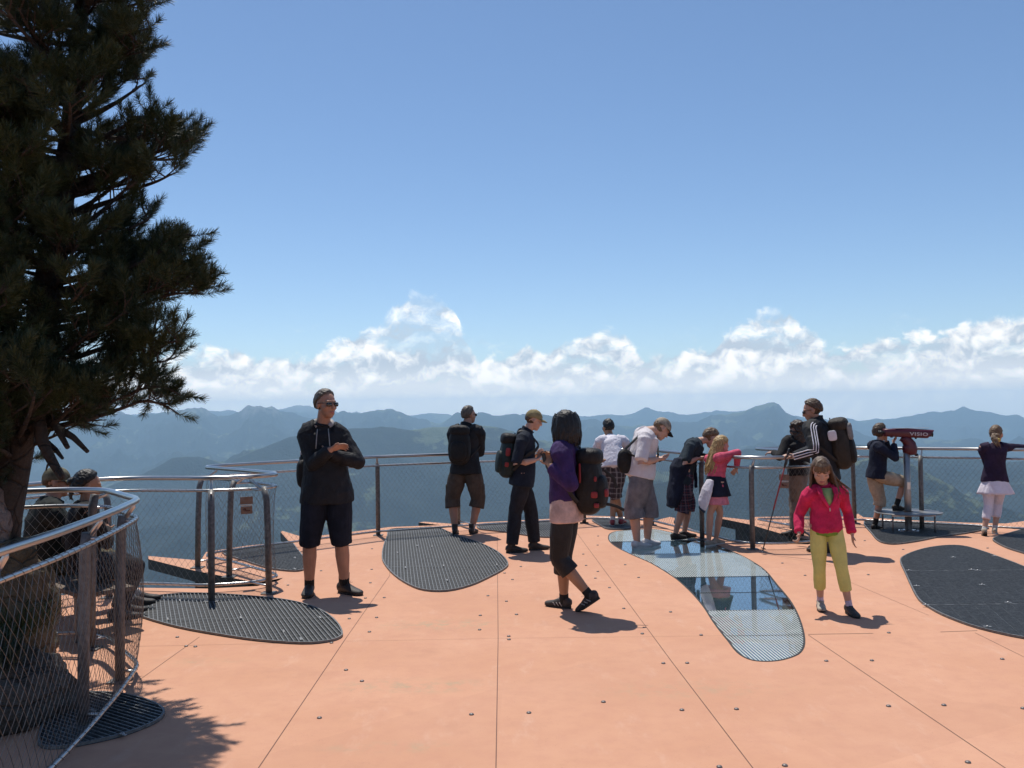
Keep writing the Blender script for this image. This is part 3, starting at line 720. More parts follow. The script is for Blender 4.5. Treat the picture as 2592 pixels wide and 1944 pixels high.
# ------------------------------------------------------------------ coin telescope and its step
M_RED = simple('dark red telescope paint', (.085, .009, .020), .36, 0, .15, 12, spec=.5)
M_BLACKP = simple('black plastic', (.015, .015, .016), .45)
M_WHITEP = simple('white lettering paint', (.50, .46, .48), .5, 0, .03)
M_GALV2 = simple('satin steel column', (.34, .33, .32), .4, .9, .15, 12)
def telescope():
    b = G(2300, 1346); T = math.atan2(.12, 1.0)
    root = empty('coin_telescope', b, -R_(4)); tag(root, 'dark red coin telescope on a round steel column at the rail', 'telescope')
    a = Acc(); a.tube([(0, 0, 0), (0, 0, 1.06)], [.044, .044], n=24); a.build('column', M_GALV2, root)
    a = Acc(); a.tube([(0, 0, 0), (0, 0, .022)], [.13, .13], n=28, cap=.02); a.build('base_flange', M_STEEL2, root)
    a = Acc()
    for t in range(6): a.ellipsoid((.105*math.cos(t*1.047), .105*math.sin(t*1.047), .026), (.011, .011, .009), nu=8, nv=6)
    a.build('flange_bolts', M_POST, root)
    a = Acc(); a.box((0, -.050, .62), (.045, .008, .10), bev=.003); a.build('coin_plate', M_STEEL2, root, smooth=False)
    # knee shaped neck
    a = Acc(); a.tube([(.04, 0, 1.05), (.05, 0, 1.11), (.045, 0, 1.17), (.005, 0, 1.23), (-.03, 0, 1.27)], [(.088, .075), (.095, .08), (.082, .075), (.066, .066), (.072, .066)], n=20, ref=(0, 1, 0), cap=.4)
    a.ellipsoid((.045, 0, 1.12), (.098, .078, .085), nu=20, nv=12)
    nk = a.build('neck', M_RED, root)
    a = Acc(); a.ellipsoid((.13, -.0, 1.03), (.025, .02, .02)); a.build('lock_knob', M_BLACKP, nk)
    # long body, slanted front, two eyepieces
    S = [(-.30, 1.335, .052, .042), (-.285, 1.335, .070, .052), (-.20, 1.332, .075, .055), (.0, 1.325, .086, .062), (.18, 1.315, .094, .060), (.30, 1.307, .096, .057)]
    a = Acc(); n = 20; vs, fs = [], []
    prof_ = []
    for k in range(n):
        t = 2*math.pi*k/n; prof_.append((math.copysign(abs(math.cos(t))**.55, math.cos(t)), math.copysign(abs(math.sin(t))**.55, math.sin(t))))
    for i, (x, z, w, h) in enumerate(S):
        for (c_, s_) in prof_: vs.append((x+(.045*s_ if i == len(S)-1 else 0), w*c_, z+h*s_))
    for i in range(len(S)-1):
        for k in range(n): fs.append((i*n+k, i*n+(k+1) % n, (i+1)*n+(k+1) % n, (i+1)*n+k))
    fs.append(tuple(range(n))); fs.append(tuple(range((len(S)-1)*n, len(S)*n))[::-1])
    a.add(vs, fs); bd = a.build('body', M_RED, root)
    md = bd.modifiers.new('e', 'EDGE_SPLIT'); md.split_angle = R_(40)
    a = Acc(); a.box((.06, 0, 1.390), (.44, .13, .006), bev=.002); a.build('top_plate', M_STEEL2, bd, smooth=False)
    for sy in (-.033, .033):
        a = Acc(); a.tube([(-.29, sy, 1.335), (-.335, sy, 1.336), (-.345, sy, 1.336)], [.022, .022, .027], n=16, ref=(0, 0, 1)); a.build('eyepiece', M_BLACKP, root)
        a = Acc(); a.tube([(.325, sy, 1.305), (.333, sy, 1.305)], [.036, .036], n=18, ref=(0, 0, 1), cap=.2); a.build('lens', M_BLACKP, root)
    a = Acc(); a.ellipsoid((.12, -.02, 1.252), (.014, .014, .012)); a.ellipsoid((-.19, 0, 1.275), (.02, .03, .012)); a.build('screw', M_BLACKP, root)
    fc = bpy.data.curves.new('lettering', 'FONT'); fc.body = 'VISIO'; fc.size = .080; fc.extrude = .0012; fc.space_character = 1.15; fc.align_x = 'CENTER'; fc.offset = .002
    fo = bpy.data.objects.new('lettering', fc); COL.objects.link(fo); bpy.context.view_layer.update()
    me = bpy.data.meshes.new_from_object(fo.evaluated_get(bpy.context.evaluated_depsgraph_get())); bpy.data.objects.remove(fo)
    me.materials.clear(); me.materials.append(M_WHITEP); o = bpy.data.objects.new('lettering', me); COL.objects.link(o); o.parent = bd
    o.matrix_local = Matrix.Translation((.135, -.0945, 1.290)) @ Matrix.Rotation(R_(2.6), 4, 'Y') @ Matrix.Rotation(R_(90), 4, 'X') @ Matrix.Scale(1.10, 4, (1, 0, 0)) @ Matrix.Scale(.75, 4, (0, 1, 0))
    # ring step round the column
    st = empty('viewing_step', b+Vector((0, 0, 0)), -R_(4)); tag(st, 'round steel step on thin legs under the coin telescope', 'step')
    a = Acc(); N = 40; vs, fs = [], []
    for k in range(N):
        t = 2*math.pi*k/N
        for (r, z) in ((.42, .258), (.42, .270), (.07, .270), (.07, .258)): vs.append((r*math.cos(t)*1.0, r*math.sin(t)*.95, z))
    for k in range(N):
        j = (k+1) % N
        for q in range(4): fs.append((k*4+q, j*4+q, j*4+(q+1) % 4, k*4+(q+1) % 4))
    a.add(vs, fs); so = a.build('step_plate', M_GALV, st); so.modifiers.new('e', 'EDGE_SPLIT')
    a = Acc(); pts = [(.425*math.cos(2*math.pi*k/40), .40*math.sin(2*math.pi*k/40), .262) for k in range(40)]
    a.tube(pts, [.008]*40, n=8, ref=(0, 0, 1), closed=True); a.build('edge_tube', M_GALV, st)
    for (sx, sy) in ((-1, -1), (1, -1), (-1, 1), (1, 1)):
        a = Acc(); a.tube([(sx*.27, sy*.2, 0), (sx*.27, sy*.2, .25)], [.012, .012], n=10); a.build('leg', M_GALV, st)
    a = Acc()
    for sy in (-1, 1): a.box((0, sy*.2, .238), (.56, .03, .02), bev=.003)
    a.build('cross_bar', M_STEEL2, st, smooth=False)
telescope()

# ------------------------------------------------------------------ rocks beside the pine
def rock_mat(nm, c1, c2):
    m, nt, b = principled(nm); tc = node(nt, 'ShaderNodeTexCoord'); p = tc.outputs['Object']
    n1 = noise(nt, p, 4, 7, .65); n2 = noise(nt, p, 22, 5, .7)
    vo = node(nt, 'ShaderNodeTexVoronoi', {'Vector': p, 'Scale': 5.5}, feature='DISTANCE_TO_EDGE'); ck = V(nt, vo.outputs['Distance']).step(.0, .06)
    n1 = n1*(ck*.25+.75); n2 = n2-(ck*-.4+.4)
    c = mixc(nt, n1.step(.28, .65), c1, c2); c = mixc(nt, n2.step(.55, .7)*.6, c, tuple(x*.45 for x in c1))
    nt.links.new(c, b.inputs['Base Color']); b.inputs['Roughness'].default_value = .92
    bp = node(nt, 'ShaderNodeBump', {'Height': n1+n2*.6, 'Strength': 1.0, 'Distance': .09}); nt.links.new(bp.outputs[0], b.inputs['Normal']); return m
M_ROCKP = rock_mat('pinkish limestone', (.20, .16, .14), (.31, .26, .23))
M_ROCKY = rock_mat('ochre rock', (.115, .085, .048), (.20, .15, .085))
M_ROCKD = rock_mat('dark rock', (.06, .052, .042), (.12, .105, .085))
def rock(c, rad, mat, label, seed, rough=.42):
    bm = bmesh.new(); bmesh.ops.create_icosphere(bm, subdivisions=5, radius=1.0)
    P = np.array([tuple(v.co) for v in bm.verts]); d = fbm3(P*1.3+seed*7.7, 5, seed)*rough+np.abs(fbm3(P*3.1+seed, 4, seed+5))*-.16
    cell = np.round(P*3.1+fbm3(P*2+seed, 3, seed+9)[:, None]*.9)/3.1
    P2 = P*(1+d)[:, None]*.62+cell*.40
    for v, q in zip(bm.verts, P2): v.co = Vector((q[0]*rad[0], q[1]*rad[1], q[2]*rad[2]))
    me = bpy.data.meshes.new('boulder'); bm.to_mesh(me); bm.free(); me.materials.append(mat)
    me.polygons.foreach_set('use_smooth', [True]*len(me.polygons))
    o = bpy.data.objects.new('boulder', me); COL.objects.link(o); o.location = c
    tag(o, label, 'rock', 'boulders at the foot of the pine')
rock((-3.52, 5.55, 1.02), (.34, .36, .40), M_ROCKP, 'pale pinkish boulder at the top of the pile by the pine', 3)
rock((-3.28, 5.65, .40), (.36, .42, .58), M_ROCKY, 'ochre yellow boulder in the middle of the pile by the pine', 5)
rock((-3.05, 5.15, .10), (.48, .45, .30), M_ROCKD, 'low dark boulder on the shaded floor under the near railing', 8)
rock((-3.9, 5.9, .35), (.50, .6, .75), M_ROCKD, 'dark boulder behind the pine trunk', 12)

# ------------------------------------------------------------------ the pine
M_BARK = rock_mat('pine bark', (.035, .027, .022), (.075, .058, .046))
def needle_mat():
    m, nt, b = principled('pine needles'); geo = node(nt, 'ShaderNodeNewGeometry'); p = geo.outputs['Position']
    n1 = noise(nt, p, 3, 3); n2 = noise(nt, p, 40, 2)
    c = mixc(nt, n1.step(.3, .7), (.016, .036, .018), (.040, .060, .022)); c = mixc(nt, n2.step(.52, .75)*.7, c, (.10, .105, .045))  # second mix paints sunlit highlights into the needle colour
    nt.links.new(c, b.inputs['Base Color']); b.inputs['Roughness'].default_value = .5; b.inputs['Specular IOR Level'].default_value = .35
    return m
M_NEEDLE = needle_mat()
def pine():
    r_ = random.Random(41)
    base = Vector((-3.35, 5.75, .45))
    root = empty('pine_tree', base); tag(root, 'tall dark pine with long needles leaning over the railing', 'tree')
    tr = [(-3.35, 5.75, .45), (-3.28, 5.78, 1.1), (-3.17, 5.8, 1.7), (-3.05, 5.82, 2.3), (-2.95, 5.84, 2.9), (-2.87, 5.85, 3.6), (-2.80, 5.85, 4.4), (-2.74, 5.85, 5.3), (-2.7, 5.85, 6.3)]
    tr = [Vector(p) for p in tr]
    trr = [.14, .125, .11, .095, .08, .06, .045, .03, .012]
    def trunk_at(z):
        for i in range(len(tr)-1):
            if tr[i].z <= z <= tr[i+1].z: return tr[i].lerp(tr[i+1], (z-tr[i].z)/(tr[i+1].z-tr[i].z))
        return tr[-1]
    T = Acc(); T.tube(tr, trr, n=14, ref=(0, 1, 0)); 
    # two bare leaning stems beside the trunk
    T.tube([(-3.3, 5.6, .6), (-3.42, 5.5, 1.5), (-3.40, 5.5, 2.4), (-3.3, 5.55, 3.4), (-3.25, 5.6, 4.4)], [.10, .085, .07, .05, .02], n=10)
    T.tube([(-3.5, 6.0, .5), (-3.75, 6.2, 1.6), (-3.85, 6.3, 2.8), (-3.8, 6.3, 4.2)], [.10, .08, .06, .02], n=10)
    T.build('trunk', M_BARK, root, off=base)
    B = Acc(); shoots = []       # shoots: (position, direction, length)
    # extent of the crown to the right, by height (photo silhouette at the depth of the tree)
    sil = [(0, 425), (60, 405), (130, 385), (200, 372), (260, 385), (310, 430), (355, 515), (400, 475), (440, 440), (470, 470), (500, 410), (560, 400), (610, 480), (640, 510), (700, 540), (740, 548), (790, 500), (860, 470), (900, 475), (940, 440), (985, 410), (1025, 478), (1060, 440), (1085, 270), (1150, 130), (1230, 70)]
    def ext(z):
        best = None
        for (y, x) in sil:
            w = D(x, y, 5.8)
            if best is None or abs(w.z-z) < best[0]: best = (abs(w.z-z), w.x)
        return best[1]
    def sil_ok(q, slack=0.0):
        v = q-Vector((0, 0, HC)); k = v.dot(Fw); px = 1296+FPX*v.dot(Rt)/k; py = 972-FPX*v.dot(Up)/k
        if py < -40: return px < 425-(-40-py)*.45
        lim = np.interp(py, [t[0] for t in sil], [t[1] for t in sil])
        return px < lim+slack
    def limb(p0, p1, r0, sag, n=7):
        pts = []
        side = Vector((r_.uniform(-1, 1), r_.uniform(-1, 1), r_.uniform(-.5, .5)))*.06*(p1-p0).length
        for i in range(n+1):
            t = i/n; p = p0.lerp(p1, t); p.z += sag*4*t*(1-t)*-1+ (t*t)*.06*(p1-p0).length*.3
            p += side*math.sin(t*5.0+.5)*t
            pts.append(p)
        B.tube(pts, [r0*(1-.8*i/n)+.003 for i in range(n+1)], n=7)
        return pts
    def dress(pts, r0, span, depth=0):
        L = sum((pts[i+1]-pts[i]).length for i in range(len(pts)-1)); n = len(pts)
        cnt = max(2, int(L/(.094 if depth == 0 else .064)))
        for k in range(cnt):
            t = span+(1-span)*(k+r_.random()*.7)/cnt
            f = t*(n-1); i = min(int(f), n-2); p = pts[i].lerp(pts[i+1], f-i); d = (pts[i+1]-pts[i]).normalized()
            ang = r_.choice((-1, 1))*r_.uniform(.5, 1.1); ax = Vector((r_.uniform(-.3, .3), r_.uniform(-.3, .3), 1)).normalized()
            dd = (Matrix.Rotation(ang, 3, ax) @ d); dd.z += r_.uniform(.0, .75); dd.normalize()
            l = (.25 if depth == 0 else .11)*r_.uniform(.55, 1.15)*(1.15-.55*t)
            q = p+dd*l
            if not sil_ok(q, r_.uniform(-30, 6)): continue
            q2 = p.lerp(q, .5)+Vector((r_.uniform(-1, 1), r_.uniform(-1, 1), -.4))*l*.1
            B.tube([p, q2, q], [.0055 if depth == 0 else .004, .0045, .003], n=5)
            if depth == 0 and r_.random() < .8: dress([p, q2, q], .004, .35, 1)
            shoots.append((q, (dd+Vector((0, 0, .5))).normalized(), r_.uniform(.09, .15)))
        d = (pts[-1]-pts[-2]).normalized()
        if sil_ok(pts[-1], 45): shoots.append((pts[-1], (d+Vector((0, 0, .3))).normalized(), r_.uniform(.14, .2)))
    z = 1.62
    while z < 5.6:
        e = ext(z)
        for q in range(6):
            az_ = r_.choice((r_.uniform(-.9, .9), r_.uniform(-2.6, -.9), r_.uniform(.9, 3.8)))
            zz = z+r_.uniform(-.07, .07); p0 = trunk_at(max(.9, zz-r_.uniform(.05, .25)))
            reach = max(.15, (e-p0.x-.20)*r_.uniform(.8, 1.0)); c = math.cos(az_)
            R = reach if c > .6 else min(r_.uniform(.5, 1.1), reach/max(c, .25) if c > 0 else 9)
            if z > 4.6: R *= max(.25, 1-(z-4.6)*.75)
            p1 = Vector((p0.x+R*c, p0.y+R*math.sin(az_)*.8, zz+r_.uniform(-.06, .06)))
            pts = limb(p0, p1, .018*r_.uniform(.7, 1.2)*min(1, R+.3), r_.uniform(.0, .05)*R)
            dress(pts, .012, .30 if c > 0 else .12)
        z += .14
    for q in range(84):          # low and near growth on the far left
        zz = r_.choice((r_.uniform(1.35, 2.7), r_.uniform(1.35, 4.4))); p0 = Vector((-3.4, 5.6, zz-.15)); p1 = Vector((r_.uniform(-3.35, -2.75)-(.35 if zz < 1.75 else 0), r_.uniform(4.95, 5.5), zz))
        dress(limb(p0, p1, .014, .02), .01, .2)
    # chosen boughs whose tips stand out against the sky
    for (a_, b_, sg) in (((395, 385), (508, 350), 0), ((390, 350), (470, 318), 0), ((385, 410), (500, 392), .02), ((370, 400), (480, 372), -.02), ((350, 300), (425, 285), 0), ((340, 230), (385, 210), 0), ((330, 90), (398, 72), 0), ((420, 660), (505, 640), .02), ((440, 720), (540, 712), 0), ((360, 470), (470, 440), 0), ((300, 30), (418, 8), -.02), ((300, 150), (385, 110), 0), ((400, 640), (520, 600), -.05), ((420, 700), (548, 735), .02), ((400, 760), (535, 745), -.02), ((350, 850), (478, 868), .02),
                         ((300, 900), (470, 905), .04), ((280, 930), (410, 1010), -.08), ((330, 1000), (478, 1005), -.06), ((350, 1020), (470, 1050), -.03), ((150, 1050), (265, 1062), .03), ((120, 1040), (235, 1085), -.02), ((60, 1130), (50, 1190), .0), ((30, 1100), (40, 1160), 0), ((380, 560), (400, 545), 0)):
        y = 5.8+r_.uniform(-.25, .25); p1 = D(*b_, y); p0 = D(*a_, 5.82); p1.x -= .05
        st = trunk_at(max(1.3, p0.z-.2))
        q1 = limb(st, p0, .024, .02, 4); pts = q1[:-1]+limb(q1[-1], p1, .0085, sg, 5)
        dress(pts, .01, .36)
    # big bare bough and the dead hanging limbs of the photo
    def traced(L, rr, y0, y1):
        n = len(L); pts = [D(x, y, y0+(y1-y0)*i/(n-1)) for i, (x, y) in enumerate(L)]; B.tube(pts, rr, n=8); return pts
    L0 = lambda L: [(x*.4220, 550+y*.4220) for (x, y) in L]
    b1 = traced(L0([(230, 480), (300, 640), (345, 820), (400, 940), (480, 1010), (590, 1070), (660, 1075)]), [.055, .048, .042, .036, .026, .016, .006], 5.8, 5.55); dress(b1[3:], .01, .5)
    traced(L0([(190, 950), (225, 1180), (255, 1350), (310, 1460), (372, 1560)]), [.055, .045, .036, .030, .022], 5.7, 5.35)
    traced(L0([(240, 1150), (340, 1260), (440, 1320), (525, 1405)]), [.034, .026, .020, .013], 5.7, 5.5)
    traced(L0([(270, 1150), (350, 1280), (405, 1380)]), [.028, .022, .015], 5.7, 5.5)
    traced(L0([(255, 1330), (330, 1390), (375, 1445)]), [.022, .016, .010], 5.65, 5.5)
    traced(L0([(310, 1440), (285, 1490), (275, 1520)]), [.010, .007, .004], 5.4, 5.4)
    traced(L0([(430, 1130), (480, 1180), (540, 1220), (640, 1215)]), [.010, .008, .006, .003], 5.7, 5.7)
    B.build('branches', M_BARK, root, off=base)
    # needles: narrow blades round every shoot
    P, Q = [], []
    g = np.random.default_rng(5); nb = 0
    for (p, d, l) in shoots:
        n = int(135*l/.14); t = g.random(n)**.7
        d = np.array(d); a = np.cross(d, [0, 0, 1.0]); a /= np.linalg.norm(a)+1e-9; b = np.cross(a, d)
        ph = g.random(n)*2*np.pi; sp = 1.15-.60*t+g.normal(0, .14, n)
        rad = np.cos(ph)[:, None]*a+np.sin(ph)[:, None]*b
        dirs = d*np.cos(sp)[:, None]+rad*np.sin(sp)[:, None]
        bend = np.array([0, 0, .18])*g.random(n)[:, None]; ln = g.uniform(.036, .062, n)[:, None]
        o = np.array(p)+d*(t*l-.04)[:, None]; tip = o+(dirs+bend)*ln
        w = np.cross(dirs, g.normal(0, 1, (n, 3))); w /= np.linalg.norm(w, axis=1, keepdims=True)+1e-9; w *= .0014
        V4 = np.stack([o-w, o+w, tip+w*.5, tip-w*.5], 1).reshape(-1, 3); P.append(V4); Q.append(np.arange(n*4).reshape(-1, 4)+nb); nb += n*4
        B2 = None
    np_mesh('crown', np.concatenate(P)-np.array(base), np.concatenate(Q), M_NEEDLE, root)
    print('shoots', len(shoots), 'needles', nb//4)
pine()
# low tufts between the rocks
def girder(label, px_, z1, z0):
    P = ground(px_); c = sum(P, Vector((0, 0)))/len(P); e = empty('support_girder', (c.x, c.y, z0)); tag(e, label, 'girder', 'steel girders under the terrace edge')
    a = Acc(); a.prism([p-c for p in P], 0, z1-z0); a.build('web', M_DARKSTEEL, e, smooth=False)
    a = Acc(); a.prism([(p-c)*1.02 for p in P], -.02, .0); a.build('flange', M_DARKSTEEL, e, smooth=False)
girder('dark girder under the floor edge in the right wedge opening', [c4(1420, 1098), c4(1600, 1142), c4(1890, 1225), (2050, 1364), (2062, 1358), c4(1950, 1190), c4(1620, 1088)], -.13, -.52)
girder('dark girder under the floor edge in the left wedge opening', [z8(330, 243), z8(560, 287), z8(610, 287), z8(640, 274), z8(560, 240), z8(400, 205)], -.13, -.42)
def tuft(c, n, h, label, seed):
    g = np.random.default_rng(seed); P, Q = [], []
    a = g.random(n)*6.28; r = g.random(n)**.5*.22; o = np.stack([r*np.cos(a), r*np.sin(a), 0*r], -1)
    l = g.uniform(.5, 1, n)*h; lean = np.stack([np.cos(a)*.5+g.normal(0, .3, n), np.sin(a)*.5+g.normal(0, .3, n), np.ones(n)], -1); lean /= np.linalg.norm(lean, axis=1, keepdims=True)
    mid = o+lean*(l*.6)[:, None]; tip = o+lean*l[:, None]; tip[:, 2] -= l*.18; w = np.stack([-np.sin(a), np.cos(a), 0*a], -1)*.004
    V = np.stack([o-w, o+w, mid+w, mid-w, mid-w, mid+w, tip+w*.2, tip-w*.2], 1).reshape(-1, 3)
    k = np.arange(n)[:, None]*8; q = np.concatenate([k+[0, 1, 2, 3], k+[4, 5, 6, 7]])
    ob = np_mesh('grass_tuft', V, q, M_NEEDLE); ob.location = c; tag(ob, label, 'grass tuft', 'grass tufts between the boulders')
tuft((-2.95, 5.0, .32), 260, .30, 'grass tuft on the low dark boulder under the near railing', 1)
tuft((-3.0, 5.45, .42), 240, .30, 'grass tuft against the ochre boulder', 2)
tuft((-3.15, 4.65, .05), 260, .34, 'grass tuft on the shaded floor in front of the boulders', 3)
# ------------------------------------------------------------------ people: one continuous body each, clothes and hair as its children
DG = bpy.context.evaluated_depsgraph_get
def bake(acc, name, mat, parent, voxel=.008, smooth=2, wr=0.0, wf=14.0, seed=0, stretch=(1, 1, 1), mats=None):
    o = acc.build(name, mat, parent)
    m = o.modifiers.new('r', 'REMESH'); m.mode = 'VOXEL'; m.voxel_size = voxel; m.use_smooth_shade = True
    if smooth:
        s = o.modifiers.new('s', 'SMOOTH'); s.factor = .5; s.iterations = smooth
    me = bpy.data.meshes.new_from_object(o.evaluated_get(DG())); o.modifiers.clear()
    old = o.data; o.data = me; bpy.data.meshes.remove(old); me.name = name
    me.materials.clear(); me.materials.append(mat)
    n = len(me.vertices)
    if wr and n:
        P = np.empty(n*3, np.float32); me.vertices.foreach_get('co', P); P = P.reshape(-1, 3).astype(float)
        N = np.empty(n*3, np.float32); me.vertices.foreach_get('normal', N); N = N.reshape(-1, 3)
        q = P*np.array(stretch)*wf+seed*3.1
        d = fbm3(q, 3, seed)*.7+(1-np.abs(fbm3(q*.8+5, 2, seed+4))*2.4)*.35-.2
        P += N*(d*wr)[:, None]; me.vertices.foreach_set('co', P.astype(np.float32).ravel())
    me.polygons.foreach_set('use_smooth', [True]*len(me.polygons)); me.update()
    return o

M_SKIN = simple('sun tanned skin', (.40, .215, .145), .52, 0, .10, 10, .12, 150, .4, .002)
M_SKIN2 = simple('fair skin', (.52, .30, .215), .52, 0, .08, 10, .12, 150, .4, .002)
M_SKIN3 = simple('warm light brown skin', (.36, .19, .11), .5, 0, .1, 10, .12, 150, .4, .002)
def hair_mat(nm, col):
    m, nt, b = principled(nm); tc = node(nt, 'ShaderNodeTexCoord')
    mp = node(nt, 'ShaderNodeMapping', {'Vector': tc.outputs['Object'], 'Scale': (1, 1, .18)})
    n = noise(nt, mp.outputs[0], 130, 4, .7)
    c = mixc(nt, n.step(.3, .7), tuple(x*.5 for x in col), tuple(min(1, x*1.6) for x in col)); nt.links.new(c, b.inputs['Base Color'])
    b.inputs['Roughness'].default_value = .48; b.inputs['Specular IOR Level'].default_value = .4
    bp = node(nt, 'ShaderNodeBump', {'Height': n, 'Strength': .6, 'Distance': .006}); nt.links.new(bp.outputs[0], b.inputs['Normal']); return m
H_BROWN = hair_mat('brown hair', (.075, .045, .025)); H_GREY = hair_mat('greying hair', (.085, .070, .056)); H_BLACK = hair_mat('black hair', (.010, .009, .009))
H_BLOND = hair_mat('blond hair', (.36, .235, .095)); H_DARK = hair_mat('dark curly hair', (.045, .030, .022)); H_LBROWN = hair_mat('light brown hair', (.14, .085, .045))
def plaid(nm, base, c1, c2, f):
    m, nt, b = principled(nm); tc = node(nt, 'ShaderNodeTexCoord'); sp = node(nt, 'ShaderNodeSeparateXYZ', {0: tc.outputs['Object']})
    x, y, z = (V(nt, sp.outputs[i]) for i in range(3)); u = (x+y*.8)*f; w = z*f
    def band(q, lo, hi): return q.m('FRACT').step(lo, lo+.03)*(q.m('FRACT')*-1+hi).step(0, .03)
    c = mixc(nt, band(u, .1, .38)*.6, base, c1); c = mixc(nt, band(w, .1, .34)*.55, c, c1); c = mixc(nt, band(u, .62, .70)*.8, c, c2); c = mixc(nt, band(w, .62, .70)*.7, c, c2)
    nt.links.new(c, b.inputs['Base Color']); b.inputs['Roughness'].default_value = .9; b.inputs['Specular IOR Level'].default_value = .2; return m
C_BLACK = cloth('black jacket cloth', (.014, .015, .018), .7); C_BLACK2 = cloth('black wool', (.016, .015, .016)); C_NAVYS = cloth('dark navy cotton', (.012, .014, .022)); C_GREYHOOD = cloth('grey hood lining', (.36, .34, .33))
C_BROWN = cloth('brown cargo cotton', (.075, .058, .045)); C_NAVY = cloth('navy polo cotton', (.013, .018, .030)); C_JEANS = cloth('dark denim', (.018, .019, .024)); C_KHAKI = cloth('khaki cap cotton', (.25, .20, .10))
C_PURPLE = cloth('purple fleece', (.042, .021, .090)); C_PINKW = cloth('pale pink shirt', (.56, .39, .34)); C_LEG = cloth('black leggings', (.020, .018, .018), .6); C_WHITE = cloth('white cotton', (.70, .67, .72), .85, .05)
C_WHITE2 = cloth('off white cotton', (.66, .61, .62), .85, .06); C_GREY = cloth('grey cargo cotton', (.165, .155, .165)); C_TEAL = cloth('dark blue grey cotton', (.022, .034, .045)); C_DNAVY = cloth('dark navy sweat cloth', (.011, .015, .032))
C_PINK = cloth('pink jersey', (.62, .10, .16)); C_PINKS = cloth('pale pink skirt', (.68, .24, .32)); C_MAG = cloth('magenta fleece', (.52, .022, .085), .9); C_LIME = cloth('pale green shirt', (.30, .40, .15)); C_LIME2 = cloth('green shirt hem', (.17, .27, .04))
C_YEL = cloth('yellow leggings', (.64, .57, .18), .8, .08); C_KSHORT = cloth('stone khaki cotton', (.36, .29, .21)); C_PLUM = cloth('dark plum knit', (.028, .016, .040)); C_LACE = cloth('white skirt cotton', (.74, .68, .74), .9, .06)
C_OLIVE = cloth('dark green jacket', (.016, .020, .018)); C_OLIVE2 = cloth('olive khaki cotton', (.105, .090, .050)); C_CAPG = cloth('camouflage cap', (.12, .11, .075), .9, .6); C_CAPP = cloth('patterned cap', (.26, .22, .17), .9, .75)
C_STONE = cloth('beige trousers', (.20, .15, .12)); C_SOCKB = cloth('black sock', (.018, .018, .018)); C_SOCKW = cloth('white sock', (.62, .60, .58)); C_SOCKP = cloth('striped pastel sock', (.50, .42, .52), .9, .3)
S_BOOT = simple('dark brown boot leather', (.028, .021, .017), .6, 0, .3, 30, .3, 200); S_TREK = simple('dark trekking shoe', (.040, .034, .032), .7, 0, .4, 40, .3, 200); S_WHITE = simple('white canvas shoe', (.60, .58, .57), .7, 0, .08, 20); S_RED = simple('red shoe', (.30, .035, .04), .6, 0, .3, 30)
S_SOLE = simple('black rubber sole', (.018, .017, .016), .8); S_SOLEW = simple('white rubber sole', (.55, .53, .50), .7); S_TRIM = simple('light grey shoe overlay', (.42, .38, .35), .6); S_SAND = simple('beige shoe', (.38, .32, .25), .7, 0, .2, 20)
P_CHECK1 = plaid('brown white plaid', (.055, .040, .042), (.30, .26, .25), (.015, .012, .014), 13); P_CHECK2 = plaid('dark blue red plaid', (.030, .030, .050), (.16, .13, .17), (.25, .05, .06), 14)
B_BLACK = cloth('black pack nylon', (.013, .012, .012), .6); B_RED = simple('red pack nylon', (.24, .018, .022), .6); B_GREEN = cloth('dark green pack nylon', (.016, .028, .028), .6); B_BROWN = cloth('brown pack nylon', (.034, .028, .022), .65); B_GREYP = cloth('grey pack nylon', (.20, .19, .18), .65)
B_STRAP = simple('black webbing', (.012, .012, .012), .7)
E_WHITE = simple('eye white', (.62, .58, .55), .3); E_DARK = simple('dark iris', (.02, .013, .01), .2); M_LIP = simple('lips', (.42, .15, .13), .45); M_BROW = simple('eyebrow', (.06, .035, .02), .7); M_LENS = simple('dark sunglass lens', (.010, .010, .012), .08, 0, .05, 4, spec=.8)
M_PHONE = simple('black phone glass', (.012, .012, .014), .15, 0, .05, 4, spec=.7)

def ik(a, t, l1, l2, pole):
    d = t-a; L = min(max(d.length, abs(l1-l2)+.01), (l1+l2)*.999); u = d.normalized()
    x = (l1*l1-l2*l2+L*L)/(2*L); h = math.sqrt(max(l1*l1-x*x, 0))
    p = pole-a; p = p-u*p.dot(u)
    if p.length < 1e-4: p = Vector((0, 0, -1))
    return a+u*x+p.normalized()*h, a+u*L
def chain(nodes, rads, f0, f1, n=9):          # resampled part of a limb
    L = [0]
    for i in range(1, len(nodes)): L.append(L[-1]+(nodes[i]-nodes[i-1]).length)
    out, rr = [], []
    for k in range(n+1):
        s = L[-1]*(f0+(f1-f0)*k/n); j = 0
        while j < len(L)-2 and L[j+1] < s: j += 1
        t = (s-L[j])/max(L[j+1]-L[j], 1e-6); out.append(nodes[j].lerp(nodes[j+1], t)); rr.append(rads[j]+(rads[j+1]-rads[j])*t)
    return out, rr

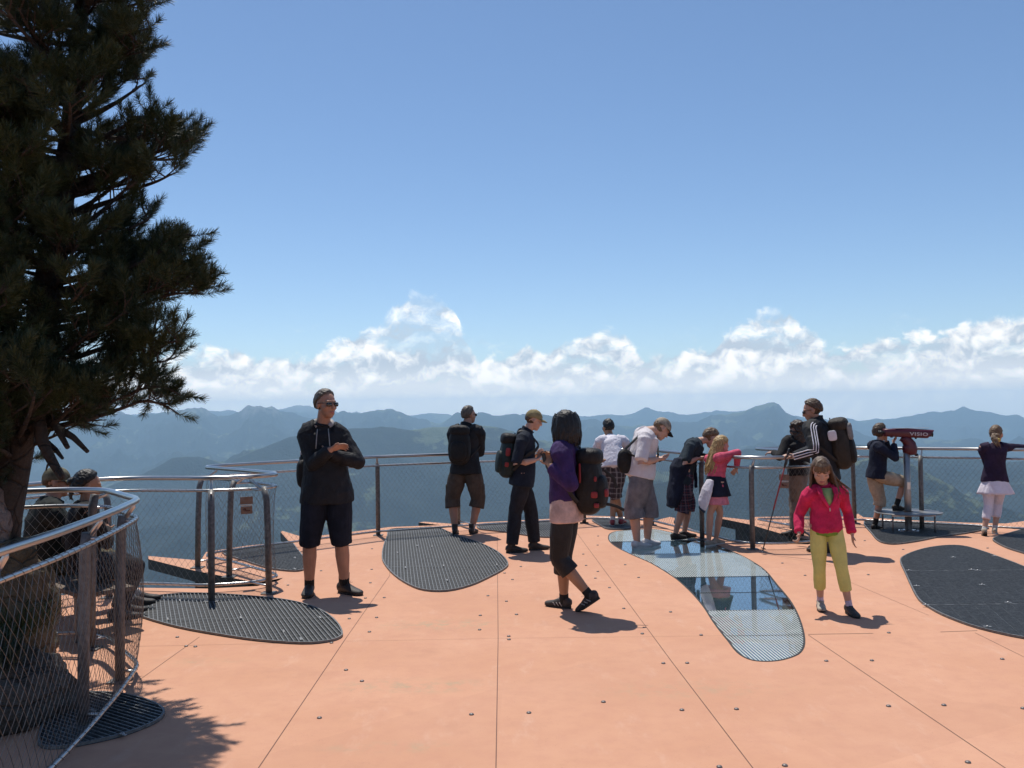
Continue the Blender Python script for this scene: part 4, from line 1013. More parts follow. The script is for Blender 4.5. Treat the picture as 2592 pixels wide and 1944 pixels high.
class Person:
    """px: joints measured in the photo (x, y, depth offset in metres); everything is kept in the person's own space"""
    def __init__(s, foot, th, H, J, label, skin, build=1.0, hs=1.0, headdir=None, voxel=.0065, group=None, sh=1.0, tw=0.0, hipw=1.0, seat=None, y=None, fat=1.0):
        s.H, s.b, s.hs, s.skin, s.fat = H, build, hs, skin, fat
        g = G(*foot) if y is None else D(*foot, y); s.loc = Vector((g.x, g.y, 0)); s.y = g.y
        s.Mi = Matrix.Rotation(-R_(th), 4, 'Z') @ Matrix.Translation(-s.loc)
        s.th, s.voxel = th, voxel
        def P(k): x, y_, dy = J[k]; return s.Mi @ D(x, y_, s.y+dy)
        s.pel, s.nk, s.hd = P('pel'), P('nk'), P('hd')
        seated = 'seated' in label; AK = {}
        for q in 'rl':
            AK[q] = P('a'+q)
            if not seated or 'z'+q in J: AK[q].z = .078*H/1.75*J.get('fs', 1.0)+J.get('z'+q, 0.0)
        if not seated:
            s.pel.z = .535*H; low = 1.0
            for it in range(40):
                d_ = max((s.pel+Vector((sg_*.052*H*hipw, 0, -.02*H))-AK[q]).length for q, sg_ in (('r', 1), ('l', -1)) if J.get('stand', q) == q)
                if d_ <= .481*H: break
                s.pel.z -= .004*H
        tw = R_(tw); s.right = Vector((math.cos(tw), math.sin(tw), 0)); s.fwd = Vector((-math.sin(tw), math.cos(tw), 0))
        ax = (s.nk-s.pel).normalized(); s.up = ax
        s.tf = (s.fwd-ax*s.fwd.dot(ax)).normalized(); s.tr = s.tf.cross(ax).normalized()
        bend = J.get('bend', 0.0)
        s.sp = []
        for t in (0, .25, .5, .75, .9, 1.0): s.sp.append(s.pel.lerp(s.nk, t)-s.tf*(bend*math.sin(math.pi*t)))
        sc = s.sp[0].lerp(s.nk, .86)-s.tf*bend*.3
        s.shw = .112*H*sh
        s.S = {'r': sc+s.tr*s.shw, 'l': sc-s.tr*s.shw}
        ua, fa = .175*H, .15*H; s.A = {}
        for q in 'rl':
            if 's'+q in J: s.S[q] = P('s'+q)
            w = P('w'+q); e, w2 = ik(s.S[q], w, ua, fa, P('e'+q))
            s.A[q] = [s.S[q], s.S[q].lerp(e, .5), e, e.lerp(w2, .45), w2]
            hp = P('h'+q) if 'h'+q in J else w2+(w2-e)
            s.A['h'+q] = (hp-w2).normalized()
        hw = .052*H*hipw; s.L = {}
        pr = Vector((1, 0, 0))
        for q, sg in (('r', 1), ('l', -1)):
            hip = s.pel+pr*hw*sg-Vector((0, 0, .02*H)); a = AK[q]; k = P('k'+q)
            kn, a2 = ik(hip, a, .245*H, .238*H, k)
            if J.get('exactleg'): kn, a2 = k, a
            s.L[q] = [hip, hip.lerp(kn, .5), kn, kn.lerp(a2, .35), a2]
        s.headdir = headdir or (0, 0)   # yaw (to the person's right), pitch (down)
        yw, pt = R_(s.headdir[0]), R_(s.headdir[1])
        f = Vector((math.sin(yw)*math.cos(pt), math.cos(yw)*math.cos(pt), -math.sin(pt))); r = Vector((math.cos(yw), -math.sin(yw), 0)); u = r.cross(f)
        s.HM = Matrix((r, f, u)).transposed(); s.hk = .132*H*hs*1.13/.235     # head size factor (1 = 23.5 cm tall)
        s.label, s.group = label, group
        s.make_body()
    # -- head space helper
    def hp(s, x, y, z): return s.hd+s.HM @ (Vector((x, y, z))*s.hk)
    def torso(s, acc, secs, n=22, cap=.3):     # secs: (t, half width, half depth, forward shift) in units of height
        pts, rad = [], []
        for (t, a, b, f) in secs:
            if t < 0: p = s.pel+(s.up*.3+Vector((0, 0, .7))).normalized()*(t*(s.nk-s.pel).length)
            else:
                q = min(t, 1)*1.0; ts = (0, .25, .5, .75, .9, 1.0); i = max(j for j in range(6) if ts[j] <= q); i = min(i, 4); p = s.sp[i].lerp(s.sp[i+1], (q-ts[i])/(ts[i+1]-ts[i]))
                if t > 1: p = s.nk+(s.hd-s.nk).normalized()*(t-1)*(s.nk-s.pel).length
            pts.append(p+s.tf*f*s.H); rad.append((a*s.H, b*s.H))
        acc.tube(pts, rad, n=n, ref=[tuple(s.tf)]*len(pts), cap=cap)
    def make_body(s):
        H, b, a = s.H, s.b, Acc()
        w = s.b*s.fat
        s.torso(a, [(-.10, .060*w, .050*w, 0), (0, .086*w, .062*w, -.004), (.22, .080*w, .058*w, 0), (.45, .078*w, .058*w, 0), (.70, .094*b, .064*b, 0), (.88, .092*b, .052*b, -.002), (.99, .046*b, .038*b, -.002), (1.06, .032, .033, 0)])
        nd = (s.hd-s.nk)
        a.tube([s.nk-nd*.25, s.nk+nd*.25, s.nk+nd*.75], [.036*H*b, .033*H*b, .032*H*b], n=14)
        for q, sg in (('r', 1), ('l', -1)):
            c = s.A[q]; inn = s.S[q].lerp(s.sp[4], .45)
            a.tube([inn, c[0], c[0].lerp(c[1], .5), c[1], c[2], c[3], c[4]], [.040*H*b, .036*H*b, .034*H*b, .029*H*b, .0235*H*b, .0245*H*b, .0155*H*b], n=12)
            s.hand(a, c[4], s.A['h'+q], (c[4]-c[2]).normalized(), sg, s.hc.get(q, .5) if hasattr(s, 'hc') else .55)
            L = s.L[q]
            a.tube([L[0]+Vector((0, 0, .05*H)), L[0], L[1], L[2], L[3], L[3].lerp(L[4], .5), L[4]], [.056*H*w, .056*H*w, .050*H*b, .033*H*b, .0345*H*b, .028*H*b, .021*H*b], n=14)
            a.tube([L[4]+Vector((0, 0, .01)), L[4]-Vector((0, 0, .02*H))], [.021*H, .020*H], n=10)
        s.head(a)
        me = bake(a, 'person', s.skin, None, s.voxel, 1)
        me.location = s.loc; me.rotation_euler = (0, 0, R_(s.th)); tag(me, s.label, 'person', s.group); s.o = me
        me.name = 'person'
    def hand(s, a, w, hd, fa, sg, curl):
        k = s.H/1.75*(.95 if s.H < 1.5 else 1)
        d = hd.normalized(); ref = s.hn.get('r' if sg > 0 else 'l') if hasattr(s, 'hn') else None
        pn = Vector(ref) if ref else Vector((-sg, .15, -.1))            # palm faces
        pn = (pn-d*pn.dot(d)).normalized(); side = d.cross(pn).normalized()*sg    # towards the thumb side
        if side.dot(Vector((0, .7, .7))) < 0: side = -side
        pc = w+d*.048*k
        a.tube([w-d*.01*k, w+d*.02*k, pc+d*.0, w+d*.085*k], [(.024*k, .017*k), (.032*k, .016*k), (.040*k, .015*k), (.037*k, .012*k)], n=12, ref=tuple(pn))
        for i, (off, ln) in enumerate(((.029, .072), (.010, .080), (-.010, .075), (-.028, .060))):
            p = w+d*.083*k+side*off*k; dd = (d+side*off*3.2).normalized(); pts = [p-dd*.015*k, p]; ang = 0
            for sgm in (.45, .32, .26):
                ang += curl*(.9+.12*i); v = dd*math.cos(ang)+pn*math.sin(ang); p = p+v*ln*sgm*k; pts.append(p)
            a.tube(pts, [.0095*k, .0092*k, .0088*k, .0080*k, .0068*k], n=8, ref=tuple(side), cap=.9)
        p = w+d*.030*k+side*.030*k; v = (d*.55+side*.8+pn*.25).normalized(); pts = [p-v*.02*k, p, p+v*.034*k]; v2 = (v+d*.5+pn*curl*.7).normalized(); pts.append(pts[-1]+v2*.030*k)
        a.tube(pts, [.0130*k, .0120*k, .0105*k, .0082*k], n=8, ref=tuple(pn), cap=.9)
    def head(s, a):
        k = s.hk; M = s.HM
        def e(c, r): a.ellipsoid(s.hp(*c), tuple(x*k for x in r), M)
        e((0, -.012, .030), (.073, .094, .084)); e((0, .030, -.015), (.063, .062, .080)); e((0, .042, -.062), (.048, .046, .046)); e((0, .060, -.088), (.024, .022, .020))
        e((0, .068, .028), (.052, .022, .014))                                             # brow
        for sx in (-1, 1):
            e((sx*.040, .052, -.022), (.024, .026, .022))                                    # cheek
            e((sx*.074, -.006, -.004), (.010, .018, .032))                                   # ear
        a.tube([s.hp(0, .083, .016), s.hp(0, .096, -.010), s.hp(0, .104, -.026), s.hp(0, .088, -.034)], [.008*k, .011*k, .014*k, .010*k], n=8)   # nose
        e((0, .080, -.053), (.022, .012, .007)); e((0, .080, -.064), (.020, .012, .008))     # mouth
    def face(s, eyes=True, lips=True, closed=False):
        k = s.hk
        if eyes:
            for sx in (-1, 1):
                a = Acc(); a.ellipsoid(s.hp(sx*.031, .0735, .006), (.0135*k, .0115*k, .0085*k if not closed else .006*k), s.HM, 12, 8); eo = a.build('eye', E_WHITE if not closed else s.skin, s.o)
                if not closed:
                    a = Acc(); a.ellipsoid(s.hp(sx*.031, .082, .005), (.006*k, .0045*k, .0065*k), s.HM, 10, 6); a.build('iris', E_DARK, eo)
                else:
                    a = Acc(); a.tube([s.hp(sx*.019, .083, .002), s.hp(sx*.031, .086, -.001), s.hp(sx*.044, .079, .002)], [.002*k]*3, n=6); a.build('eyelash', M_BROW, eo)
                a = Acc(); a.tube([s.hp(sx*.016, .089, .025), s.hp(sx*.032, .086, .029), s.hp(sx*.048, .074, .024)], [.003*k, .0035*k, .002*k], n=6); a.build('eyebrow', M_BROW, s.o)
        if lips:
            a = Acc(); a.tube([s.hp(-.022, .083, -.058), s.hp(-.008, .092, -.055), s.hp(0, .093, -.056), s.hp(.008, .092, -.055), s.hp(.022, .083, -.058)], [.003*k, .005*k, .0045*k, .005*k, .003*k], n=8); a.tube([s.hp(-.018, .086, -.063), s.hp(0, .092, -.066), s.hp(.018, .086, -.063)], [.003*k, .006*k, .003*k], n=8)
            bake(a, 'lips', M_LIP, s.o, .002, 1)
    def hair(s, mat, vol=1.06, front=.50, nape=-.80, noise_=.05, seed=1, extra=None, voxel=.005, wr=.006, name='hair', side=.3):
        a = Acc(); k = s.hk; r_ = random.Random(seed)
        def fn(d):
            f, u = d.y, d.z
            lim = front+ (u-.5)*1.1        # forward limit rises with height
            n = mnoise.noise(Vector((d.x*5+seed, d.y*5, d.z*5)))*noise_+mnoise.noise(Vector((d.x*13+seed, d.y*13, d.z*13)))*noise_*.8
            j = mnoise.noise(Vector((d.x*9+seed, d.y*9, d.z*9)))*.13
            np_ = min(nape, -.72) if nape > -.75 else nape
            e_ = min((lim-f+j)/.20, (u-np_-max(0, f+side)*1.55+j)/.22)
            e_ = min(1, max(0, e_))**.6
            return .85+(vol+.025+.055*max(0, u)+n-.85)*e_
        a.ellipsoid(s.hp(0, -.014, .020), (.078*k, .099*k, .101*k), s.HM, 48, 36, fn)
        if extra: extra(a, r_)
        return bake(a, name, mat, s.o, voxel, 2 if extra else 1, wr, 60, seed)
    def locks(s, a, r_, n, length, az0, az1, out=.0, spread=.02, r=.012, wave=.0, side=None, z0=.02, gravity=Vector((0, 0, -1))):
        k = s.hk
        for i in range(n):
            t = az0+(az1-az0)*(i+r_.random()*.8)/n; x, y = math.sin(R_(t)), math.cos(R_(t))
            p = s.hp(x*.080, -.012+y*.098, z0+r_.uniform(-.02, .05)); o = (s.HM @ Vector((x, y, 0))); o.z *= .3
            L = length*r_.uniform(.78, 1.05); pts = [s.hp(x*.06, -.012+y*.075, .075), p]; m = 7; ph = r_.random()*6
            drift = Vector((r_.uniform(-1, 1), r_.uniform(-1, 1), 0))*spread
            for j in range(1, m+1):
                q = j/m; v = p+gravity*(L*q)+o*(out*math.sin(q*2.6))+drift*q*q+Vector((math.sin(q*9+ph), math.cos(q*8+ph), 0))*wave*q
                if side: v += Vector(side)*(q*q)
                pts.append(v)
            a.tube(pts, [r*.8, r]+[r*(1-.72*(j/m)**2) for j in range(1, m+1)], n=7)
    # -- clothes
    def top(s, name, mat, sleeve=.5, ease=.010, hem=-.16, sr=.008, flare=0.0, collar=.0, wr=.006, belly=0.0, cuff=0.0, hemw=0.0, parent=None, neck=.99, seed=1, open_=0):
        a = Acc(); b, H, E = s.b, s.H, ease/s.H; w = s.b*s.fat
        if sleeve > .3: hem -= .09
        seatd = 'seated' in s.label
        hw_ = .114 if hem < -.05 and not seatd else .096
        secs = [(hem, hw_*w+E+hemw, .076*w+E+hemw*.7+belly*.3, -.002), (hem*.4+.02, (hw_-.004)*w+E+hemw*.8, .075*w+E+hemw*.6+belly*.6, belly*.3), (.22, .093*w+E+hemw*.4, .068*w+E+belly, .002+belly*.5), (.45, .086*w+E, .064*w+E+belly*.7, .001+belly*.3), (.70, .098*b+E, .068*b+E, 0), (.86, .098*b+E, .058*b+E, -.002), (neck-.04, .060*b+E*.8, .045*b+E*.6, -.003), (neck+.03, .042*b+E*.5, .040*b+E*.5, -.001)]
        if collar: secs.append((neck+.03+collar, .040*b+E*.8, .042*b+E*.8, -.001))
        s.torso(a, secs, n=26)
        for q in 'rl':
            c = s.A[q]; inn = s.S[q].lerp(s.sp[4], .5)
            pts, rr = chain(c, [.036*H*b+sr+ease*.2, .031*H*b+sr, .0265*H*b+sr, .0255*H*b+sr, .0175*H*b+sr], 0, sleeve, 26)
            rr = [r+flare*(i/26) for i, r in enumerate(rr)]
            if cuff: rr[-1] += cuff; rr[-2] += cuff
            if sleeve > .6: a.ellipsoid(c[2], (.0262*H*b+sr,)*3, None, 14, 10)
            a.tube([inn]+pts, [.048*H*b+ease+.004]+[r+.005*max(0, 1-i/5) for i, r in enumerate(rr)], n=14)
        return bake(a, name, mat, parent or s.o, s.voxel, 2, wr, 13, seed, (1, 1, .8))
    def trousers(s, name, mat, length=.5, ease=.012, flare=.010, waist=.13, wr=.006, seed=2, tight=False):
        a = Acc(); b, H, E = s.b, s.H, ease/s.H; w = s.b*s.fat
        s.torso(a, [(-.14, .070*w+E*.4, .058*w+E*.4, 0), (-.05, .088*w+E*.5, .066*w+E*.4, -.003), (.05, .087*w+E*.4, .064*w+E*.3, -.003), (waist+.06, .081*w+E*.3, .060*w+E*.3, 0)], n=24)
        for q in 'rl':
            L = s.L[q]
            pts, rr = chain([L[0]+Vector((0, 0, .015*H))]+L[0:], [.057*H*w+ease, .057*H*w+ease, .052*H*b+ease, .036*H*b+ease, .0355*H*b+ease, .023*H*b+ease], 0, length, 22)
            rr = [r+flare*(i/22)**1.3-ease*.75*max(0, 1-i/6) for i, r in enumerate(rr)]
            a.tube(pts, rr, n=18, cap=.05)
            if length > .55: a.ellipsoid(L[2], (.036*H*b+ease*.8,)*3, None, 14, 10)
        return bake(a, name, mat, s.o, s.voxel, 2 if not tight else 1, wr, 11, seed, (1, 1, .6))
    def skirt(s, name, mat, length=.2, flare=.06, wr=.010, waist=.12, parent=None, seed=3, folds=9, wide=0.0):
        a = Acc(); H = s.H; w = s.b*s.fat; n = 48
        vs, fs = [], []; m = 8
        for i in range(m+1):
            t = i/m; z = s.pel+s.up*(waist*(s.nk-s.pel).length*(1-t))*1.0+Vector((0, 0, -length*H*t))
            for k in range(n):
                an = 2*math.pi*k/n; fold = 1+math.sin(an*folds+seed)*.05*t+math.sin(an*folds*1.7+2)*.03*t
                r = (.088*w*H+.010+wide*t+flare*H*t)*fold; r2 = (.068*w*H+.010+wide*t+flare*H*t*.9)*fold
                vs.append(z+s.right*(r*math.cos(an))+s.fwd*(r2*math.sin(an)))
        for i in range(m):
            for k in range(n): fs.append((i*n+k, (i+1)*n+k, (i+1)*n+(k+1) % n, i*n+(k+1) % n))
        a.add(vs, fs); o = a.build(name, mat, parent or s.o); md = o.modifiers.new('t', 'SOLIDIFY'); md.thickness = .006; md.offset = 0
        return o
    def sock(s, mat, lo=.80, hi=1.0, ease=.004, name='sock'):
        for q in 'rl':
            L = s.L[q]; pts, rr = chain(L, [.05*s.H, .05*s.H, .033*s.H, .0345*s.H, .021*s.H*s.b+.001], lo, hi, 5)
            a = Acc(); a.tube(pts+[pts[-1]-Vector((0, 0, .02*s.H))], [max(.022*s.H*s.b, r*.86)+ease for r in rr]+[.022*s.H], n=14); a.build(name, mat, s.o)
    def shoe(s, q, mat, yaw, pitch=0.0, sole=None, boot=.0, name='shoe', trim=None, wide=1.0, laces=None, size=1.0):
        k = s.H/1.75*size; A = s.L[q][4]; ya, pi_ = R_(yaw), R_(pitch)
        f = Vector((math.sin(ya)*math.cos(pi_), math.cos(ya)*math.cos(pi_), -math.sin(pi_))); r = Vector((math.cos(ya), -math.sin(ya), 0)); u = r.cross(f)
        h = .075*k
        def p(x, z, y=0): return A+f*(x*k)+u*(z*k)+r*(y*k)
        a = Acc()
        S = [(-.070, -.030, .026, .036), (-.050, -.026, .034, .046), (-.01, -.022, .037, .050), (.05, -.032, .039, .040), (.10, -.042, .044, .030), (.145, -.047, .044, .025), (.180, -.050, .036, .021), (.198, -.052, .022, .015)]
        a.tube([p(x, z) for (x, z, w, hh) in S], [(w*k*wide, hh*k) for (x, z, w, hh) in S], n=16, ref=tuple(u), cap=.6)
        top = .012+boot
        a.tube([p(-.012, -.03), p(-.008, .0), p(-.006, top)], [(.038*k, .048*k), (.040*k, .048*k), (.043*k if boot else .038*k, .050*k if boot else .044*k)], n=16, ref=tuple(f), cap=.1)
        so = bake(a, name, mat, s.o, .0055, 2, .0015, 40, 3)
        b = Acc(); n = 22; out = []
        for i in range(n):
            t = 2*math.pi*i/n; x = .064+.140*math.cos(t); wd = (.043 if x > .07 else .037)*(1-.15*max(0, .0-x)/.08); out.append((x, wd*math.copysign(abs(math.sin(t))**.75, math.sin(t))))
        vs = [p(x, -.078+(.010 if x > .17 else 0), y*wide) for x, y in out]+[p(x, -.056+(.008 if x > .17 else 0), y*wide) for x, y in out]
        b.add(vs, [tuple(range(n))[::-1], tuple(range(n, 2*n))]+[(i, (i+1) % n, n+(i+1) % n, n+i) for i in range(n)])
        b.build('sole', sole or S_SOLE, so, smooth=False)
        if trim:
            t = Acc()
            for sy in (-1, 1):
                for x0 in (.00, .035, .07):
                    t.tube([p(x0, -.055, sy*.041*wide), p(x0+.02, -.032, sy*.041*wide), p(x0+.045, -.010-x0*.25, sy*.024*wide)], [.0042*k]*3, n=6)
            bake(t, 'shoe_overlay', trim, so, .0025, 0)
        if laces:
            t = Acc()
            for i in range(3):
                x = .045+.022*i; t.tube([p(x, .004-.011*i, -.018), p(x+.008, .012-.012*i, 0), p(x, .004-.011*i, .018)], [.003*k]*3, n=6)
            for sy in (-1, 1):
                t.tube([p(.04, .012, 0), p(.052, .030, sy*.022), p(.066, .022, sy*.030), p(.046, .012, sy*.004)], [.002*k]*4, n=5)
            bake(t, 'laces', laces, so, .002, 0)
        return so
    def cap(s, mat, brim=True, back=False, mat2=None):
        k = s.hk; a = Acc()
        def fn(d): return 1.0 if d.z > -.12-.25*max(0, -d.y) else .72
        a.ellipsoid(s.hp(0, -.010, .036), (.083*k, .103*k, .093*k), s.HM, 40, 28, fn)
        a.ellipsoid(s.hp(0, -.008, .130), (.007*k, .007*k, .005*k), s.HM, 8, 6)
        c = bake(a, 'cap', mat, s.o, .005, 2, .0015, 40, 2)
        b = Acc(); n = 14; vs, fs = [], []
        for j in (0, 1):
            for i in range(n+1):
                t = -1.15+2.3*i/n; x0, y0 = .080*math.sin(t), -.01+.097*math.cos(t)
                ext_ = .075*math.cos(t*.85)**.6 if abs(t*.85) < 1.5 else 0
                for (q, dz) in ((0, 0), (.5, -.002), (1, -.016)):
                    vs.append(s.hp(x0*(1+.02*q), y0+ext_*q, .040+dz-abs(math.sin(t))**2*.014-j*.006))
        m = 3*(n+1)
        for i in range(n):
            for q in (0, 1):
                A_ = i*3+q; fs.append((A_, A_+1, A_+4, A_+3)); fs.append((m+A_, m+A_+3, m+A_+4, m+A_+1))
        for i in range(n): fs.append((i*3+2, m+i*3+2, m+i*3+5, i*3+5)); fs.append((i*3, i*3+3, m+i*3+3, m+i*3))
        for e in (0, n): fs += [(e*3, m+e*3, m+e*3+1, e*3+1), (e*3+1, m+e*3+1, m+e*3+2, e*3+2)]
        b.add(vs, fs); b.build('brim', mat2 or mat, c)
        return c
    def glasses(s):
        k = s.hk; fr = None
        a = Acc(); a.tube([s.hp(-.066, .075, .016), s.hp(-.03, .098, .018), s.hp(0, .101, .017), s.hp(.03, .098, .018), s.hp(.066, .075, .016)], [.004*k]*5, n=8)
        for sx in (-1, 1): a.tube([s.hp(sx*.066, .075, .016), s.hp(sx*.078, .03, .014), s.hp(sx*.080, -.01, .010)], [.0035*k]*3, n=6)
        fr = bake(a, 'sunglasses', B_STRAP, s.o, .003, 0)
        for sx in (-1, 1):
            a = Acc(); a.ellipsoid(s.hp(sx*.036, .092, .003), (.025*k, .010*k, .017*k), s.HM @ Matrix.Rotation(-sx*.35, 3, 'Z'), 16, 10, None, .8); a.build('lens', M_LENS, fr)
    def world(s, p): return Matrix.Translation(s.loc) @ Matrix.Rotation(R_(s.th), 4, 'Z') @ p
    def root(s, name, p, label, cat, group=None):      # a thing carried by the person, with the same axes
        e = empty(name, s.world(p), R_(s.th)); tag(e, label, cat, group); return e
    def part(s, acc, name, mat, root, p, smooth=True): return acc.build(name, mat, root, smooth, off=p)
    def pack(s, label, size, mat, mats=(), h=.45, lift=0.0, back=.0, patches=(), straps=True, group='backpacks worn by visitors', lid=True, shift=0.0):
        w, d, hh = size; H = s.H
        c = s.sp[0].lerp(s.nk, h)-s.tf*(.068*s.b*H+d*.42+back)+Vector((0, 0, lift))+s.tr*shift
        M = Matrix((s.tr, s.tf, s.up)).transposed(); base = c-s.up*hh*.5
        e = s.root('backpack', base, label, 'backpack', group)
        def P(x, y, z): return c+M @ Vector((x, y, z))
        def put(acc, nm, m, wr=.004, vx=.007, par=None):
            for i in range(len(acc.v)): acc.v[i] = acc.v[i]-base
            return bake(acc, nm, m, par or e, vx, 2, wr, 12, 5)
        a = Acc(); a.ellipsoid(P(0, 0, 0), (w/2, d/2, hh/2), M, 28, 20, lambda v: 1+.08*max(0, -v.z)-.16*max(0, v.z)*(1-abs(v.z)*.6), .72); bag = put(a, 'bag', mat)
        if lid:
            a = Acc(); a.ellipsoid(P(0, -.01, hh*.40), (w*.46, d*.50, hh*.15), M, 22, 12, None, .7); put(a, 'lid', mats[0] if mats else mat)
        a = Acc(); a.ellipsoid(P(0, -d*.46, -hh*.16), (w*.36, d*.22, hh*.27), M, 20, 14, None, .65); put(a, 'front_pocket', mats[1] if len(mats) > 1 else mat)
        for (x, y, z, rx, ry, rz, m) in patches:
            a = Acc(); a.ellipsoid(P(x, y, z), (rx, ry, rz), M, 16, 10, None, .5); put(a, 'patch', m, .001, .004)
        a = Acc(); a.tube([P(-.02, d*.3, hh*.49), P(-.012, d*.3, hh*.56), P(.012, d*.3, hh*.56), P(.02, d*.3, hh*.49)], [.006]*4, n=8); put(a, 'grab_loop', B_STRAP, 0, .003)
        if straps:
            for sx in (-1, 1):
                q = 'r' if sx > 0 else 'l'; sh = s.S[q].lerp(s.nk, .40); b = s.b
                fr = s.tf*(.074*b*H+.012); a = Acc()
                pts = [P(sx*w*.22, d*.45, hh*.42), sh-s.tf*.045*H+s.up*.030*H, sh+s.up*.040*H, sh+s.tf*.042*H+s.up*.018*H, s.sp[3]+s.tr*sx*.068*H+fr, s.sp[2].lerp(s.sp[3], .45)+s.tr*sx*.094*H+fr*.75, s.sp[2]+s.tr*sx*.112*H+fr*.1, P(sx*w*.46, d*.3, -hh*.32)]
                pts = [Vector(p) for p in spline3(pts, 4)]
                a.tube(pts, [(.024, .007)]*len(pts), n=10, ref=[tuple((p-s.sp[2].lerp(s.sp[3], .6)).normalized()) for p in pts]); put(a, 'strap', B_STRAP, 0, .005)
        return e, P, put
def spline3(pts, k=4):
    out = []; n = len(pts)
    for i in range(n-1):
        p = [pts[min(max(i+j, 0), n-1)] for j in (-1, 0, 1, 2)]
        for q in range(k):
            t = q/k; out.append(.5*((2*p[1])+(p[2]-p[0])*t+(2*p[0]-5*p[1]+4*p[2]-p[3])*t*t+(3*p[1]-p[0]-3*p[2]+p[3])*t**3))
    out.append(pts[-1]); return out
def hands(r=None, l=None, cr=.5, cl_=.5):      # palm directions and finger curl for the next person
    Person.hn = {k: v for k, v in (('r', r), ('l', l)) if v}; Person.hc = {'r': cr, 'l': cl_}
def phone(p, at_, size, label, name='mobile_phone', cat='phone', up=(0, -.4, 1)):
    e = p.root(name, at_, label, cat, 'things held in hands'); u = Vector(up).normalized(); r = Vector((1, 0, 0)); f = u.cross(r).normalized(); r = f.cross(u)*-1
    M = Matrix((r, f, u)).transposed(); a = Acc(); a.box((0, 0, 0), size, M, .003); a.build('case', M_BLACKP, e, smooth=False)
    a = Acc(); a.box(f*-(size[1]*.5), (size[0]*.86, .002, size[2]*.82), M); a.build('screen', M_PHONE, e, smooth=False); return e
def px(f, *pts): return tuple(f(*p) for p in pts)
def J(f, **k):           # measured joints: crop function, then name=(x, y, depth)
    out = {}
    for n, v in k.items(): out[n] = (*f(v[0], v[1]), v[2] if len(v) > 2 else 0.0) if isinstance(v, tuple) else v
    return out
H_MID = hair_mat('mid brown hair', (.105, .062, .034))
# 1 ---------------------------------------------------------------- man with crossed arms
hands(r=(.1, .5, -.6), l=(.2, -.7, .3), cr=.35, cl_=.35)
p = Person((833, 1503), 191, 1.87, J(c2, pel=(325, 800, 0), nk=(300, 318, 0), hd=(318, 190, -.05), sr=(190, 372, 0), sl=(412, 388, .05), er=(150, 495, .02), wr=(350, 478, -.26), hr=(475, 440, -.20), el=(520, 500, .02), wl=(345, 512, -.17), hl=(250, 500, -.06),
           kr=(225, 1040, -.06), kl=(415, 1030, -.03), ar=(212, 1352, 0), al=(440, 1338, .02), bend=.02), 'tall man in black jacket and dark shorts standing with crossed arms and sunglasses', M_SKIN, 1.03, .98, (-38, 2), fat=1.06)
p.hair(H_GREY, 1.05, .48, -.55, .03, 2); p.glasses(); p.face(False, True)
p.top('shirt', C_NAVY, .25, .004, -.02, .003, wr=.002)
jk = p.top('jacket', C_BLACK, .97, .026, -.14, .018, collar=.03, wr=.013, seed=4, neck=.97)
a = Acc(); pts = []
for i in range(17):
    t = -2.45+4.9*i/16; pts.append(p.nk+p.right*(.080*math.sin(t))+p.fwd*(-.074*math.cos(t))+Vector((0, 0, .006+.030*math.cos(t))))
a.tube(pts, [.016+.020*math.cos((i-8)/8*1.2) for i in range(17)], n=12, ref=(0, 0, 1), cap=.8)
bake(a, 'hood', C_GREYHOOD, p.o, .006, 2, .007, 18, 2)
a = Acc()
for sx in (-1, 1):
    pts = [p.nk+p.right*(.05*sx)+p.fwd*.100+Vector((0, 0, -.04)), p.nk+p.right*(.058*sx)+p.fwd*.150+Vector((0, 0, -.13)), p.nk+p.right*(.064*sx)+p.fwd*.165+Vector((0, 0, -.22))]
    a = Acc(); a.tube(pts, [.0045, .0045, .0055], n=8); a.build('drawstring', C_GREYHOOD, jk)
p.trousers('shorts', C_NAVYS, .56, .018, .012, wr=.009); p.sock(C_SOCKB, .80)
p.shoe('r', S_BOOT, 6, 0, boot=.085, name='boot', laces=S_TREK, size=1.07, wide=1.1); p.shoe('l', S_BOOT, -42, 0, boot=.085, name='boot', laces=S_TREK, size=1.07, wide=1.1)
# waist bag with a bottle behind his hip
q = p.pel+p.right*.20-p.fwd*.10+Vector((0, 0, .13)); e = p.root('waist_bag', q, 'black waist bag behind the hip of the man with crossed arms', 'bag')
a = Acc(); a.ellipsoid((0, 0, 0), (.085, .075, .14), None, 22, 14, None, .65); bake(a, 'bag', B_BLACK, e, .007, 1, .004, 14, 3)
e2 = p.root('water_bottle', q+Vector((.03, -.02, .10)), 'small bottle with white cap in the waist bag pocket', 'bottle')
a = Acc(); a.tube([(0, 0, -.12), (0, 0, .05), (0, 0, .075), (0, 0, .085)], [.028, .028, .016, .013], n=14); a.build('flask', M_BLACKP, e2)
a = Acc(); a.tube([(0, 0, .082), (0, 0, .115)], [.018, .017], n=14, cap=.2); a.build('cap', M_WHITEP, e2)

